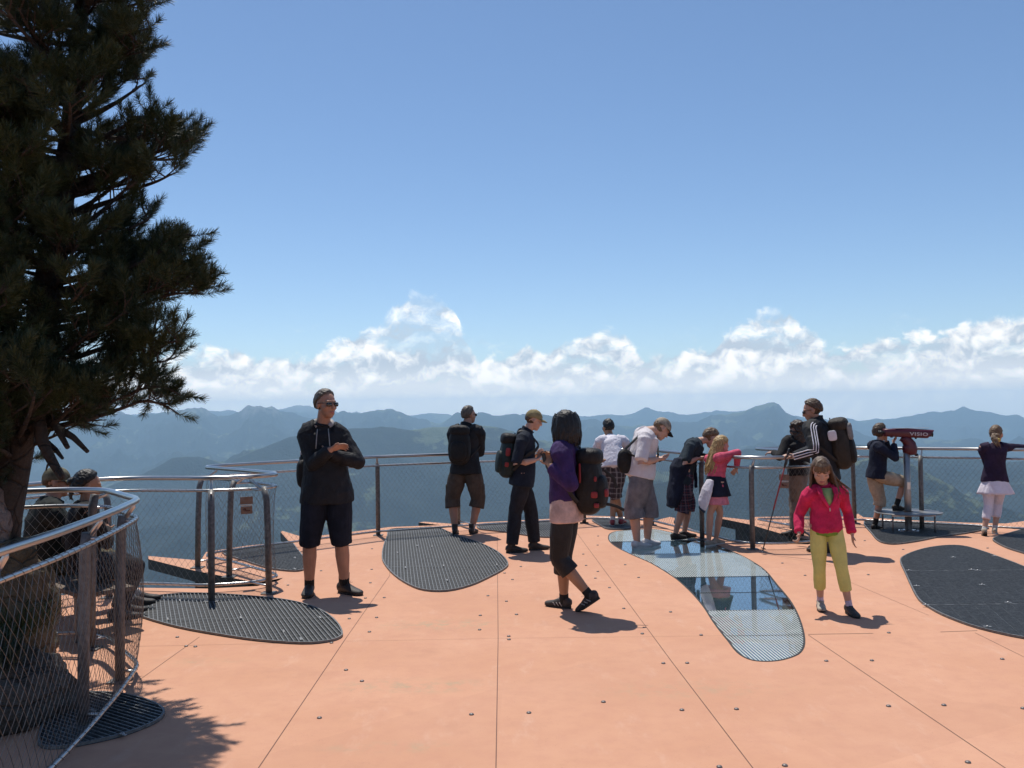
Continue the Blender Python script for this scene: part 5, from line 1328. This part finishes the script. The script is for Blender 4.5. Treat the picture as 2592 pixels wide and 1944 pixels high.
# 2 ---------------------------------------------------------------- man with black backpack at the rail
hands(r=(-.5, -.3, -.6), l=(.5, -.3, -.6))
p = Person((1176, 1353), -8, 1.76, J(c2, pel=(1222, 660, 0), nk=(1225, 330, .03), hd=(1243, 258, .07), er=(1318, 505, .10), wr=(1268, 500, .34), el=(1125, 505, .05), wl=(1215, 490, .34), kr=(1275, 830, .02), kl=(1160, 830, 0), ar=(1262, 985, .02), al=(1152, 980, -.02)),
           'man seen from behind at the rail in black jacket and brown cargo shorts', M_SKIN, 1.02, .95, (38, 0), voxel=.0075)
p.hair(H_GREY, 1.05, .46, -.55, .03, 3); p.glasses(); jk = p.top('jacket', C_BLACK, .97, .020, -.10, .014, collar=.06, wr=.008, seed=7)
for sx in ('r', 'l'):
    c = p.A[sx]; a = Acc(); pts, rr = chain([p.S[sx].lerp(p.nk, .5)+Vector((0, 0, .035))]+[c[0]+Vector((0, 0, .045))]+c[1:3], [.02]*4, 0, .75, 6)
    o = p.right*(1 if sx == 'r' else -1); pts = [q+o*(.055 if i > 1 else .012)+Vector((0, 0, .010 if i < 3 else 0)) for i, q in enumerate(pts)]
    a.tube(pts, [(.020, .006)]*len(pts), n=8, ref=tuple(o)); a.build('shoulder_stripe', C_GREYHOOD, jk)
p.trousers('cargo_shorts', C_BROWN, .66, .024, .020, wr=.012, seed=5)
for sx, q in ((1, 'r'), (-1, 'l')):
    L = p.L[q]; a = Acc(); a.ellipsoid(L[1].lerp(L[2], .35)+p.right*sx*.095, (.022, .065, .075), None, 16, 10, None, .5); bake(a, 'cargo_pocket', C_BROWN, p.o, .006, 1, .003, 20, 2)
p.sock(C_SOCKW, .84); p.shoe('r', S_BOOT, 8, boot=.06, name='boot'); p.shoe('l', S_BOOT, -6, boot=.06, name='boot')
p.pack('black backpack on the man in brown cargo shorts at the rail', (.31, .19, .50), B_BLACK, h=.52, shift=-.05)

# 3 ---------------------------------------------------------------- man in khaki cap looking at his camera
hands(r=(-.3, .2, .8), l=(.3, .2, .8), cr=.5, cl_=.5)
p = Person((1336, 1396), -78, 1.70, J(c3, pel=(312, 625, 0), nk=(345, 290, 0), hd=(392, 218, 0), sr=(315, 350, -.19), er=(283, 498, -.25), wr=(402, 478, -.17), hr=(450, 445, -.06), el=(330, 490, .26), wl=(405, 450, .14), hl=(440, 430, .05), kr=(280, 850, -.08), kl=(385, 850, .10), ar=(248, 1042, -.08), al=(395, 1035, .10), bend=.01),
           'man in navy polo and dark jeans with a khaki cap looking at his camera', M_SKIN2, 1.0, .96, (0, 18), voxel=.007)
p.hair(H_BROWN, .97, .30, -.73, .02, 3); p.cap(C_KHAKI); p.top('polo_shirt', C_NAVY, .50, .014, -.12, .012, .008, collar=.05, wr=.007, belly=.012)
p.trousers('jeans', C_JEANS, .97, .014, .018, wr=.010, seed=8); p.shoe('r', S_BOOT, 0, boot=.03, name='boot'); p.shoe('l', S_BOOT, -4, boot=.03, name='boot')
p.pack('dark green backpack with red marks on the man in the khaki cap', (.29, .20, .50), B_GREEN, (B_BLACK, B_GREEN), h=.42, patches=((.145, -.03, .05, .010, .03, .05, B_RED), (.145, -.03, -.10, .010, .025, .03, B_RED)))
phone(p, p.A['r'][4]+p.A['hr']*.11+Vector((0, .02, .02)), (.095, .028, .06), 'small black camera held by the man in the khaki cap', 'camera', 'camera', (0, -.6, .6))

# 4 ---------------------------------------------------------------- woman in purple fleece
hands(r=(-.2, .3, .8), l=(.3, .3, .7), cr=.6, cl_=.6)
c9 = lambda x, y: (1360+x*.16878, 1030+y*.16878)
jj = J(c3, pel=(605, 840, 0), nk=(595, 375, 0), hd=(592, 260, -.02), sl=(572, 428, -.17), el=(548, 622, -.25), wl=(497, 512, -.18), hl=(478, 420, -.08), er=(545, 600, .28), wr=(500, 500, .14), hr=(475, 430, .05), kl=(648, 1160, -.08), al=(757, 1372, -.10), zl=.075, kr=(598, 1180, .08), ar=(590, 1398, .10))
p = Person((1452, 1545), 70, 1.65, jj, 'woman with black hair in purple fleece and black capri leggings walking left', M_SKIN3, .96, 1.0, (28, 0), fat=.98)
def ex(a, r_):
    p.locks(a, r_, 84, .225, 62, 298, .030, .012, .0135, .005, z0=.06)
    p.locks(a, r_, 40, .25, 110, 250, .032, .02, .011, .006, z0=.07)
p.hair(H_BLACK, 1.12, .45, -.9, .04, 4, ex, voxel=.005, wr=.003)
p.top('shirt', C_PINKW, .2, .016, -.24, .004, wr=.004, hemw=.004); p.top('fleece_jacket', C_PURPLE, .95, .032, .24, .026, collar=.04, wr=.010, seed=9, hemw=-.002)
p.trousers('capri_leggings', C_LEG, .70, .008, .020, wr=.004, seed=6, waist=.02); p.sock(C_SOCKB, .93, 1.0, .005)
p.shoe('r', S_TREK, 14, 0, trim=S_TRIM, laces=S_TRIM, name='trekking_shoe'); p.shoe('l', S_TREK, 12, 34, trim=S_TRIM, laces=S_TRIM, name='trekking_shoe')
e, P_, put = p.pack('black and red trekking backpack on the woman in the purple fleece', (.27, .23, .52), B_BLACK, (B_BLACK, B_BLACK), h=.40, back=.0,
    patches=((-.132, .04, .08, .006, .010, .085, B_RED), (-.118, -.075, -.10, .014, .030, .028, B_RED), (-.03, -.155, -.09, .035, .02, .035, B_RED), (-.105, -.09, -.19, .014, .022, .020, B_RED), (-.108, -.085, .03, .012, .012, .022, B_RED)))
for (q0, q1, q2) in (((-.05, -.15, .10), (-.05, -.23, .03), (-.05, -.25, -.05)), ((-.05, -.16, -.18), (-.05, -.25, -.20), (-.05, -.31, -.23))):
    a = Acc(); a.tube([P_(*q0), P_(*q1), P_(*q2)], [(.016, .005)]*3, n=8, ref=tuple(p.tr)); put(a, 'loose_strap', B_STRAP, 0, .004)
phone(p, p.A['l'][4]+p.A['hl']*.09+p.tf*.03, (.06, .03, .10), 'small dark camera held by the woman in the purple fleece', 'camera', 'camera', (0, .2, 1))

# 5 ---------------------------------------------------------------- young man in plaid shorts
hands(r=(-.2, .3, -.8), l=(.2, .3, -.8), cr=.4, cl_=.4)
p = Person((1560, 1331), -12, 1.72, J(c3, pel=(918, 570, 0), nk=(893, 332, .26), hd=(880, 268, .36), sr=(985, 352, .22), sl=(826, 350, .18), er=(1012, 405, .30), wr=(935, 412, .50), hr=(890, 415, .5), el=(782, 408, .22), wl=(868, 412, .46), hl=(905, 418, .48), kr=(955, 770, .03), kl=(903, 770, 0), ar=(966, 893, .06), al=(908, 897, -.02), bend=.03),
           'young man in white shirt and brown plaid shorts leaning on the rail', M_SKIN3, .92, .95, (-25, 14), voxel=.0075)
p.hair(H_BLACK, 1.09, .50, -.45, .07, 5); p.glasses(); p.top('shirt', C_WHITE, .42, .014, -.06, .010, .010, wr=.010, seed=3)
p.trousers('plaid_shorts', P_CHECK1, .60, .022, .014, wr=.008); p.sock(C_SOCKW, .93, 1, .003); p.shoe('r', S_RED, 10, sole=S_SOLEW); p.shoe('l', S_RED, -8, sole=S_SOLEW)
a = Acc(); a.ellipsoid(p.L['l'][1].lerp(p.L['l'][2], .3)-p.right*.10, (.03, .06, .08), None, 14, 10, None, .5); bake(a, 'cargo_pocket', C_BLACK, p.o, .006, 1)

# 6 ---------------------------------------------------------------- man in white shirt with patterned cap
hands(r=(-.3, .1, .9), l=(.4, .1, .9), cr=.45, cl_=.45)
p = Person((1640, 1386), -72, 1.80, J(c4, pel=(590, 715, 0), nk=(672, 318, 0), hd=(775, 298, 0), sr=(632, 385, -.20), er=(622, 535, -.27), wr=(745, 562, -.18), hr=(830, 565, -.10), el=(660, 520, .26), wl=(745, 548, .12), hl=(820, 550, .06), kr=(560, 1060, -.07), kl=(655, 1060, .09), ar=(563, 1285, -.08), al=(652, 1262, .10), bend=.03),
           'man in white shirt and grey cargo shorts with patterned cap looking down at his phone', M_SKIN2, 1.06, .98, (0, 42), voxel=.007, fat=1.0)
p.hair(H_LBROWN, .97, .30, -.73, .02, 6); p.cap(C_CAPP, mat2=C_BLACK2); p.top('shirt', C_WHITE2, .47, .018, -.12, .016, .012, wr=.006, belly=.012, seed=6)
p.trousers('cargo_shorts', C_GREY, .68, .030, .030, wr=.010, seed=4); p.shoe('r', S_WHITE, -10, sole=S_SOLEW, wide=1.05); p.shoe('l', S_WHITE, -14, sole=S_SOLEW, wide=1.05)
phone(p, p.A['r'][4]+p.A['hr']*.10+p.right*-.05, (.065, .012, .12), 'dark phone held by the man in the patterned cap', up=(0, 1, .5))
q = p.pel-p.fwd*.20-p.right*.02+Vector((0, 0, .10)); e = p.root('shoulder_bag', q, 'dark shoulder bag on a long strap behind the man in the white shirt', 'bag')
a = Acc(); a.ellipsoid((.02, 0, 0), (.06, .10, .15), None, 22, 16, None, .75); bake(a, 'bag', C_GREY if False else B_BLACK, e, .007, 2, .010, 12, 3)
a = Acc(); pts = [Vector((.02, -.02, .13)), p.sp[3]-p.tf*.155+p.tr*.05-q, p.sp[4]-p.tf*.11-p.tr*.02-q, p.nk-p.tr*.07+p.up*.012-q-p.tf*.02, p.sp[4]-p.tr*.10+p.tf*.125-q, p.sp[3]+p.tf*.175-p.tr*.04-q, p.sp[2]+p.tf*.185+p.tr*.06-q, p.sp[1]+p.tf*.10+p.tr*.20-q, p.sp[1]-p.tf*.06+p.tr*.215-q, Vector((.06, .02, .10))]
pts = spline3(pts, 5); cen = p.sp[3]-q
a.tube(pts, [(.019, .004)]*len(pts), n=8, ref=[tuple((v-cen).normalized()) for v in pts]); a.build('strap', B_STRAP, e)

# 7 ---------------------------------------------------------------- boy with jacket round his waist
hands(r=(-.2, .2, -.8), l=(.2, .2, -.8), cr=.5, cl_=.5)
p = Person((1722, 1364), -72, 1.62, J(c4, pel=(965, 720, 0), nk=(1105, 405, .04), hd=(1205, 378, .06), sr=(1035, 440, -.17), er=(985, 520, -.25), wr=(1090, 552, -.15), hr=(1150, 545, .0), el=(1050, 540, .22), wl=(1120, 545, .16), hl=(1160, 540, .12), kr=(950, 1010, -.06), kl=(1005, 1000, .08), ar=(895, 1185, -.06), al=(975, 1192, .08), bend=.03),
           'boy in dark shirt bending over the rail with a jacket tied round his waist', M_SKIN2, .92, 1.02, (5, 38), voxel=.007)
p.hair(H_LBROWN, 1.08, .50, -.5, .05, 7); p.top('shirt', C_TEAL, .45, .016, -.24, .012, .010, wr=.008); p.trousers('plaid_shorts', P_CHECK2, .64, .022, .022, wr=.008)
p.shoe('r', S_BOOT, -10, size=.98); p.shoe('l', S_BOOT, -4, size=.98)
a = Acc(); pe = p.pel
a.tube([pe+Vector((0, .0, .16)), pe+Vector((0, -.03, .05)), pe+Vector((0, -.09, -.16)), pe+Vector((0, -.15, -.34)), pe+Vector((0, -.18, -.44))], [(.15, .105), (.175, .135), (.16, .10), (.15, .075), (.11, .05)], n=22, ref=(0, 1, 0)); 
for sx in (-1, 1): a.tube([pe+Vector((sx*.14, .02, .12)), pe+Vector((sx*.09, .13, .08)), pe+Vector((sx*.02, .155, .06)), pe+Vector((sx*.05, .16, -.08)), pe+Vector((sx*.06, .15, -.2))], [.03, .03, .028, .03, .024], n=12)
bake(a, 'tied_jacket', C_DNAVY, p.o, .008, 2, .014, 9, 5)

# 8 ---------------------------------------------------------------- blond girl in pink top
hands(r=(-.6, .3, -.2), l=(.3, .3, -.8), cr=.5, cl_=.4)
p = Person((1802, 1381), -55, 1.42, J(c4, pel=(1245, 745, 0), nk=(1270, 535, .02), hd=(1300, 448, .05), sr=(1285, 548, -.13), er=(1420, 520, -.08), wr=(1432, 640, .0), hr=(1388, 700, .02), el=(1330, 560, .3), wl=(1380, 540, .34), hl=(1410, 545, .34), kr=(1195, 1050, -.03), kl=(1255, 1040, .07), ar=(1188, 1235, -.04), al=(1250, 1228, .08), bend=.0),
           'blond long haired girl in pink top and skirt leaning over the rail', M_SKIN2, .88, 1.12, (10, 22), voxel=.0065)
def ex(a, r_):
    p.locks(a, r_, 26, .40, 120, 250, .03, .02, .016, .006, side=(-.02, -.10, 0), z0=.02)
    p.locks(a, r_, 10, .38, 200, 255, .05, .02, .015, .006, side=(-.06, -.08, 0), z0=.0)
p.hair(H_BLOND, 1.09, .48, -.7, .03, 8, ex)
p.top('shirt', C_PINK, .96, .012, .0, .012, wr=.006, seed=8); p.skirt('skirt', C_PINKS, .17, .035, waist=.05, folds=5)
p.shoe('r', S_SAND, -8, sole=S_SOLEW); p.shoe('l', S_SAND, -2, sole=S_SOLEW)
sw = p.skirt('tied_sweater', C_DNAVY, .10, .030, waist=.30, folds=4, seed=5, wide=.026)
a = Acc(); a.tube([p.pel+Vector((.03, -.12, .06)), p.pel+Vector((.02, -.17, -.06)), p.pel+Vector((-.01, -.20, -.20)), p.pel+Vector((-.02, -.21, -.30))], [(.06, .03), (.085, .035), (.09, .03), (.05, .02)], n=14, ref=(0, 1, 0)); bake(a, 'sweater_sleeve', C_WHITE, p.o, .006, 2, .006, 14, 2)
a = Acc(); a.tube([p.pel+Vector((-.055, -.20, -.20)), p.pel+Vector((-.06, -.215, -.28)), p.pel+Vector((.03, -.235, -.325))], [.014, .016, .014], n=10); bake(a, 'sleeve_cuff', C_DNAVY, p.o, .006, 1)

# 9 ---------------------------------------------------------------- woman with curly hair behind the second rail
hands(r=(-.2, .2, -.8), l=(.2, .2, -.8), cr=.4, cl_=.4)
p = Person((2016, 1357), 42, 1.63, J(c5, pel=(318, 545, 0), nk=(300, 345, 0), hd=(303, 285, 0), sl=(240, 352, 0), el=(205, 400, -.02), wl=(150, 428, .10), hl=(110, 430, .16), er=(310, 420, .2), wr=(235, 430, .3), hr=(200, 432, .32), kr=(320, 740, .06), kl=(295, 740, -.02), ar=(318, 945, .06), al=(288, 950, -.04), bend=.03),
           'woman with dark curly hair in black jacket leaning on the inner rail', M_SKIN, .96, .98, (10, 5), voxel=.0075)
def ex(a, r_):
    for i in range(150):
        t, z = r_.uniform(70, 290), r_.uniform(-.16, .10); q = R_(t); w = 1-max(0, -z)*1.2
        a.ellipsoid(p.hp(math.sin(q)*.092*w, -.012+math.cos(q)*.11*w, z), (.020, .020, .020), None, 8, 6)
p.hair(H_DARK, 1.14, .45, -.9, .06, 9, ex, voxel=.006, wr=.006)
p.top('jacket', C_BLACK2, .96, .020, -.08, .014, collar=.03, wr=.009, seed=12); p.trousers('trousers', C_STONE, .97, .014, .014); p.shoe('r', S_BOOT, 0); p.shoe('l', S_BOOT, -5)

# 10 --------------------------------------------------------------- man in striped jacket with trekking pole
hands(r=(.2, .2, -.8), l=(.3, .1, -.9), cr=.5, cl_=.8)
p = Person((2082, 1396), 66, 1.76, J(c5, pel=(492, 545, 0), nk=(432, 228, 0), hd=(403, 155, 0), sl=(388, 272, -.19), el=(350, 420, -.26), wl=(292, 452, -.18), hl=(240, 440, -.12), sr=(445, 270, .19), er=(360, 420, .28), wr=(280, 452, .22), hr=(235, 448, .2), kl=(478, 800, -.08), kr=(492, 800, .10), al=(486, 1035, -.08), ar=(496, 1030, .10), bend=.03),
           'man in black jacket with white sleeve stripes and brown backpack leaning on the rail', M_SKIN, 1.04, .96, (-6, 16), voxel=.007)
p.hair(H_BROWN, 1.07, .48, -.5, .05, 10); p.glasses(); jk = p.top('jacket', C_BLACK, .97, .024, -.10, .018, collar=.07, wr=.010, seed=13)
for k_ in (-.030, 0, .030):
    a = Acc(); pts, rr = chain([p.S['l'].lerp(p.nk, .3)]+p.A['l'], [.05, .036*p.H*p.b, .031*p.H*p.b, .0265*p.H*p.b, .0255*p.H*p.b, .0175*p.H*p.b], .08, .99, 16)
    out = Vector((-.86, -.5, .12)).normalized(); P2 = []
    for i, q in enumerate(pts):
        t = (pts[min(i+1, 16)]-pts[max(i-1, 0)]).normalized(); o = (out-t*out.dot(t)).normalized(); sd = t.cross(o)
        P2.append(q+o*(math.sqrt(max((rr[i]+.024)**2-k_*k_, 1e-6)))+sd*k_)
    a.tube(P2, [(.0065, .006)]*17, n=8); a.build('sleeve_stripe', C_WHITE, jk)
p.trousers('trousers', C_STONE, .97, .016, .016); p.shoe('l', S_BOOT, 0, boot=.03, name='boot'); p.shoe('r', S_BOOT, 0, boot=.03, name='boot')
p.pack('brown and grey backpack on the man in the striped jacket', (.32, .23, .56), B_BROWN, (B_BROWN, B_BLACK), h=.50, patches=((-.02, -.125, .13, .09, .03, .10, B_GREYP), (-.165, .06, .12, .012, .05, .06, C_WHITE)))
w = p.A['l'][4]+p.A['hl']*.07; wv = p.world(w); tip = G(1966, 1346); tip.z = 0.0
tip = Vector((wv.x-.34, wv.y+.02, 0.0)); e = empty('trekking_pole', tip); tag(e, 'red and black trekking pole held over the rail by the man in the striped jacket', 'trekking pole', 'things held in hands')
top_ = wv+Vector((.0, -.01, .07)); f_ = lambda t: (top_-tip)*t
a = Acc(); a.tube([f_(.82), f_(.88), f_(.97), f_(1.0)], [.012, .016, .015, .017], n=12); a.build('grip', M_BLACKP, e)
a = Acc(); a.tube([f_(.42), f_(.83)], [.009, .009], n=10); a.build('upper_shaft', B_RED, e)
a = Acc(); a.tube([f_(.03), f_(.43)], [.007, .0075], n=10); a.build('lower_shaft', M_BLACKP, e)
a = Acc(); a.tube([f_(.05), f_(.057)], [.028, .028], n=16, cap=.1); a.build('basket', M_BLACKP, e)
a = Acc(); a.tube([f_(0), f_(.03)], [.003, .006], n=8); a.build('tip', M_STEEL2, e)

# 11 --------------------------------------------------------------- girl in magenta fleece walking towards the camera
cK = lambda x, y: (1950+x*.17479, 1130+y*.17479)
hands(r=(.9, -.2, 0), l=(-.9, .1, 0), cr=.75, cl_=.25)
jj = J(c5, pel=(497, 952, 0), nk=(482, 655, 0), hd=(462, 552, -.03), sr=(385, 700, 0), sl=(592, 690, 0), er=(338, 840, .03), wr=(318, 962, -.02), hr=(312, 1020, -.06), el=(632, 830, .04), wl=(668, 968, .02), hl=(676, 1075, .0), kr=(452, 1190, -.04), kl=(595, 1195, -.16), fs=1.1, ar=(458, 1428, .10), al=(648, 1462, -.12))
p = Person((2118, 1547), 176, 1.30, jj, 'little girl in magenta fleece and yellow leggings walking towards the camera', M_SKIN2, .85, 1.12, (8, 26), voxel=.0055, sh=.97)
def ex(a, r_):
    p.locks(a, r_, 22, .21, 82, 150, .012, .012, .012, .006, z0=.0); p.locks(a, r_, 30, .24, 195, 278, .020, .012, .012, .006, side=(-.05, .03, .01), z0=.0); p.locks(a, r_, 16, .24, 140, 220, .02, .02, .014, .005, z0=.02)
    p.locks(a, r_, 6, .27, 255, 272, .03, .02, .008, .01, side=(-.15, .04, .05), z0=.0)
    for i in range(17):         # fringe
        x = -.062+.124*i/16; k = p.hk
        a.tube([p.hp(x*.5, .03, .112), p.hp(x*.9, .080-abs(x)*.35, .085), p.hp(x+r_.uniform(-.006, .006), .094-abs(x)*.55, .050), p.hp(x*1.05+r_.uniform(-.008, .008), .097-abs(x)*.6, .026+r_.uniform(-.006, .008))], [.010*k, .009*k, .007*k, .003*k], n=7)
p.hair(H_MID, 1.06, .52, -.75, .04, 11, ex, voxel=.0042, wr=.002)
p.face(True, True, True)
p.top('shirt', C_LIME, .1, .007, -.02, .003, wr=.002, belly=.0); p.top('shirt_hem', C_LIME2, .02, .012, -.20, .003, wr=.004) if False else None
a = Acc(); p.torso(a, [(-.17, .0935, .0745, 0), (-.05, .096, .076, 0), (.12, .092, .072, 0)], n=24); bake(a, 'shirt_hem', C_LIME2, p.o, .006, 1, .005, 14, 3)
p.trousers('leggings', C_YEL, .80, .008, .004, wr=.003, tight=True); p.sock(C_SOCKP, .92, 1, .003)
p.shoe('r', S_SAND, 10, 0, sole=S_SOLE, trim=S_TRIM, size=1.1); p.shoe('l', S_TREK, -8, 2, sole=S_SOLE, size=1.1)
jk = p.top('fleece_jacket', C_MAG, .95, .021, .10, .016, collar=.05, wr=.009, cuff=.004, seed=15, hemw=.006)
# open neck: the green shirt shows in a V, framed by the turned collar
a = Acc(); n0 = p.nk+p.fwd*.0
fr = lambda t, x, o: p.sp[2].lerp(p.nk, t)+p.right*x+p.tf*o
vs = []
pts = [(.05, 0, .130), (.35, .030, .138), (.7, .055, .120), (.98, .052, .082), (.98, 0, .078), (.98, -.052, .082), (.7, -.055, .120), (.35, -.030, .138)]
a.add([fr(*q) for q in pts]+[fr(t, x, o-.025) for (t, x, o) in pts], [tuple(range(8)), tuple(range(15, 7, -1))]+[(i, i+8, (i+1) % 8+8, (i+1) % 8) for i in range(8)])
v = a.build('shirt_front', C_LIME, p.o)
for sx in (-1, 1):
    a = Acc(); a.tube([fr(.03, 0, .133), fr(.35, sx*.036, .142), fr(.7, sx*.062, .126), fr(.97, sx*.062, .085), fr(1.08, sx*.058, .03)], [(.010, .008), (.014, .009), (.020, .012), (.024, .013), (.020, .012)], n=10, ref=tuple(p.tf)); bake(a, 'collar', C_MAG, jk, .005, 1, .003, 18, 2)
a = Acc(); a.tube([fr(.04, 0, .142), fr(-.12, 0, .140)], [.005, .004], n=8); a.build('zip_pull', M_STEEL2, jk)

# 12 --------------------------------------------------------------- boy at the telescope
hands(r=(-.2, .8, .3), l=(.3, .5, .3), cr=.45, cl_=.35)
p = Person((2222, 1343), -76, 1.44, J(c6, pel=(345, 800, 0), nk=(385, 352, 0), hd=(402, 228, 0), sr=(372, 410, -.15), er=(565, 515, -.20), wr=(565, 365, -.12), hr=(555, 270, -.04), el=(470, 420, .12), wl=(468, 330, .06), hl=(462, 225, .02), kr=(640, 880, -.04), stand='l', zr=.272, ar=(598, 1195, -.03), kl=(330, 1010, .06), al=(322, 1400, .06), bend=.0),
           'boy in dark sweatshirt and khaki shorts with one foot on the telescope step', M_SKIN2, .92, 1.1, (0, 0), voxel=.0065)
p.hair(H_BROWN, 1.09, .48, -.5, .05, 12); p.top('sweatshirt', C_DNAVY, .97, .020, -.05, .016, collar=.04, wr=.008, seed=16); p.trousers('shorts', C_KSHORT, .62, .020, .018, wr=.009)
p.sock(C_SOCKB, .86, 1, .005); p.shoe('r', S_BOOT, -4, 0); p.shoe('l', S_BOOT, -18, 0)

# 13 --------------------------------------------------------------- girl in white skirt
hands(r=(.1, .2, -.9), l=(.2, .3, -.8), cr=.4, cl_=.4)
p = Person((2502, 1353), -14, 1.42, J(c5, pel=(1602, 620, 0), nk=(1606, 375, .03), hd=(1612, 312, .08), sr=(1668, 395, .04), er=(1745, 388, .10), wr=(1815, 398, .26), hr=(1850, 400, .3), el=(1552, 520, .10), wl=(1595, 475, .24), hl=(1640, 455, .28), kr=(1622, 770, .04), kl=(1568, 765, -.02), ar=(1602, 940, .04), al=(1532, 925, -.10)),
           'girl in plum cardigan and white skirt with tied blond hair leaning on the rail', M_SKIN2, .90, 1.08, (25, 4), voxel=.007)
def ex(a, r_):
    a.ellipsoid(p.hp(.035, -.115, -.02), (.035, .035, .035)); p.locks(a, r_, 8, .16, 165, 200, .05, .02, .013, .006, side=(.04, -.06, 0), z0=-.02)
p.hair(H_LBROWN, 1.07, .48, -.55, .03, 13, ex); a = Acc(); a.ellipsoid(p.hp(.05, -.14, -.075), (.035, .03, .03)); a.ellipsoid(p.hp(.01, -.135, -.085), (.028, .024, .024)); bake(a, 'scrunchie', simple('yellow scrunchie', (.50, .36, .10), .8), p.o, .005, 1, .006, 40, 2)
p.top('cardigan', C_PLUM, .97, .016, -.06, .012, wr=.007, hemw=.006, seed=18); p.skirt('skirt', C_LACE, .155, .065, waist=.02, folds=9)
p.trousers('leggings', C_LACE, .78, .008, .004, wr=.003, tight=True); p.sock(C_SOCKW, .93, 1, .004); p.shoe('r', S_SAND, 12, 0, sole=S_SOLEW); p.shoe('l', S_SAND, 0, 38, sole=S_SOLE)

# 14, 15 ---------------------------------------------------------- the seated pair and their bench
hands(r=(-.2, .3, -.8), l=(.2, .3, -.8), cr=.4, cl_=.4)
bc = Vector((-3.62, 7.35, 0))
p = Person((148, 1400), -58, 1.78, J(cl, pel=(262, 545, .0), nk=(272, 255, .0), hd=(302, 150, .05), er=(400, 420, -.10), wr=(520, 520, .1), el=(330, 420, .35), wl=(560, 500, .45), kr=(700, 555, .20), ar=(690, 755, .32), kl=(735, 520, .55), al=(722, 735, .62), bend=.05, exactleg=0),
           'seated man in dark green jacket with a camouflage cap, seen from behind', M_SKIN, 1.06, .95, (10, 6), voxel=.0075, y=7.62, fat=1.05)
p.hair(H_BROWN, .97, .3, -.73, .02, 3); p.cap(C_CAPG); p.glasses(); p.top('jacket', C_OLIVE, .97, .026, -.06, .018, collar=.04, wr=.010, seed=20, belly=.01); p.trousers('shorts', C_OLIVE2, .56, .022, .02, wr=.009)
p.sock(C_SOCKW, .90, 1, .004); p.shoe('r', S_BOOT, 10, 0); p.shoe('l', S_BOOT, 4, 0)
seat_p = p.world(p.pel)
hands(r=(-.2, .3, .8), l=(.2, .3, .8), cr=.5, cl_=.5)
p = Person((228, 1420), -58, 1.66, J(cl, pel=(455, 575, .0), nk=(458, 262, .0), hd=(466, 172, .03), er=(560, 470, -.05), wr=(560, 395, .2), hr=(555, 370, .25), el=(470, 450, .3), wl=(530, 390, .3), hl=(550, 370, .3), kr=(640, 600, .15), ar=(620, 830, .25), kl=(660, 570, .45), al=(650, 800, .52), bend=.04),
           'seated woman with black tied hair next to the man in the camouflage cap', M_SKIN3, .95, .98, (5, 8), voxel=.0075, y=7.12)
def ex(a, r_): a.ellipsoid(p.hp(0, -.12, .03), (.035, .035, .035)); p.locks(a, r_, 10, .14, 150, 210, .02, .02, .012)
p.hair(H_BLACK, 1.08, .48, -.6, .04, 14, ex); p.top('jacket', C_BLACK2, .96, .018, -.06, .014, wr=.009, seed=21); p.trousers('trousers', C_JEANS, .96, .014, .012); p.shoe('r', S_BOOT, 5, 0); p.shoe('l', S_BOOT, 0, 0)
phone(p, p.A['r'][4]+p.A['hr']*.12, (.09, .04, .065), 'dark camera in the hands of the seated woman', 'camera', 'camera', (0, -.2, 1))
seat_w = p.world(p.pel)
mid_ = (seat_p+seat_w)/2; d_ = (seat_w-seat_p); d_.z = 0; ang = math.atan2(d_.y, d_.x)
e = empty('bench', (mid_.x, mid_.y, 0), ang); tag(e, 'dark slatted bench under the seated pair', 'bench')
sh = min(seat_p.z, seat_w.z)-.13; M_WOOD = simple('weathered bench wood', (.12, .085, .06), .75, 0, .3, 9)
for i in range(5):
    a = Acc(); a.box((0, -.17+.085*i, sh-.02), (1.55, .07, .035), bev=.004); a.build('slat', M_WOOD, e, smooth=False)
for sx in (-.6, .6):
    a = Acc(); a.box((sx, -.15, (sh-.05)/2), (.05, .05, sh-.05), bev=.004); a.build('leg', M_POST, e, smooth=False)
    a = Acc(); a.box((sx, .15, (sh-.05)/2), (.05, .05, sh-.05), bev=.004); a.build('leg', M_POST, e, smooth=False)
    a = Acc(); a.box((sx, 0, sh-.045), (.05, .36, .03)); a.build('cross_bar', M_POST, e, smooth=False)
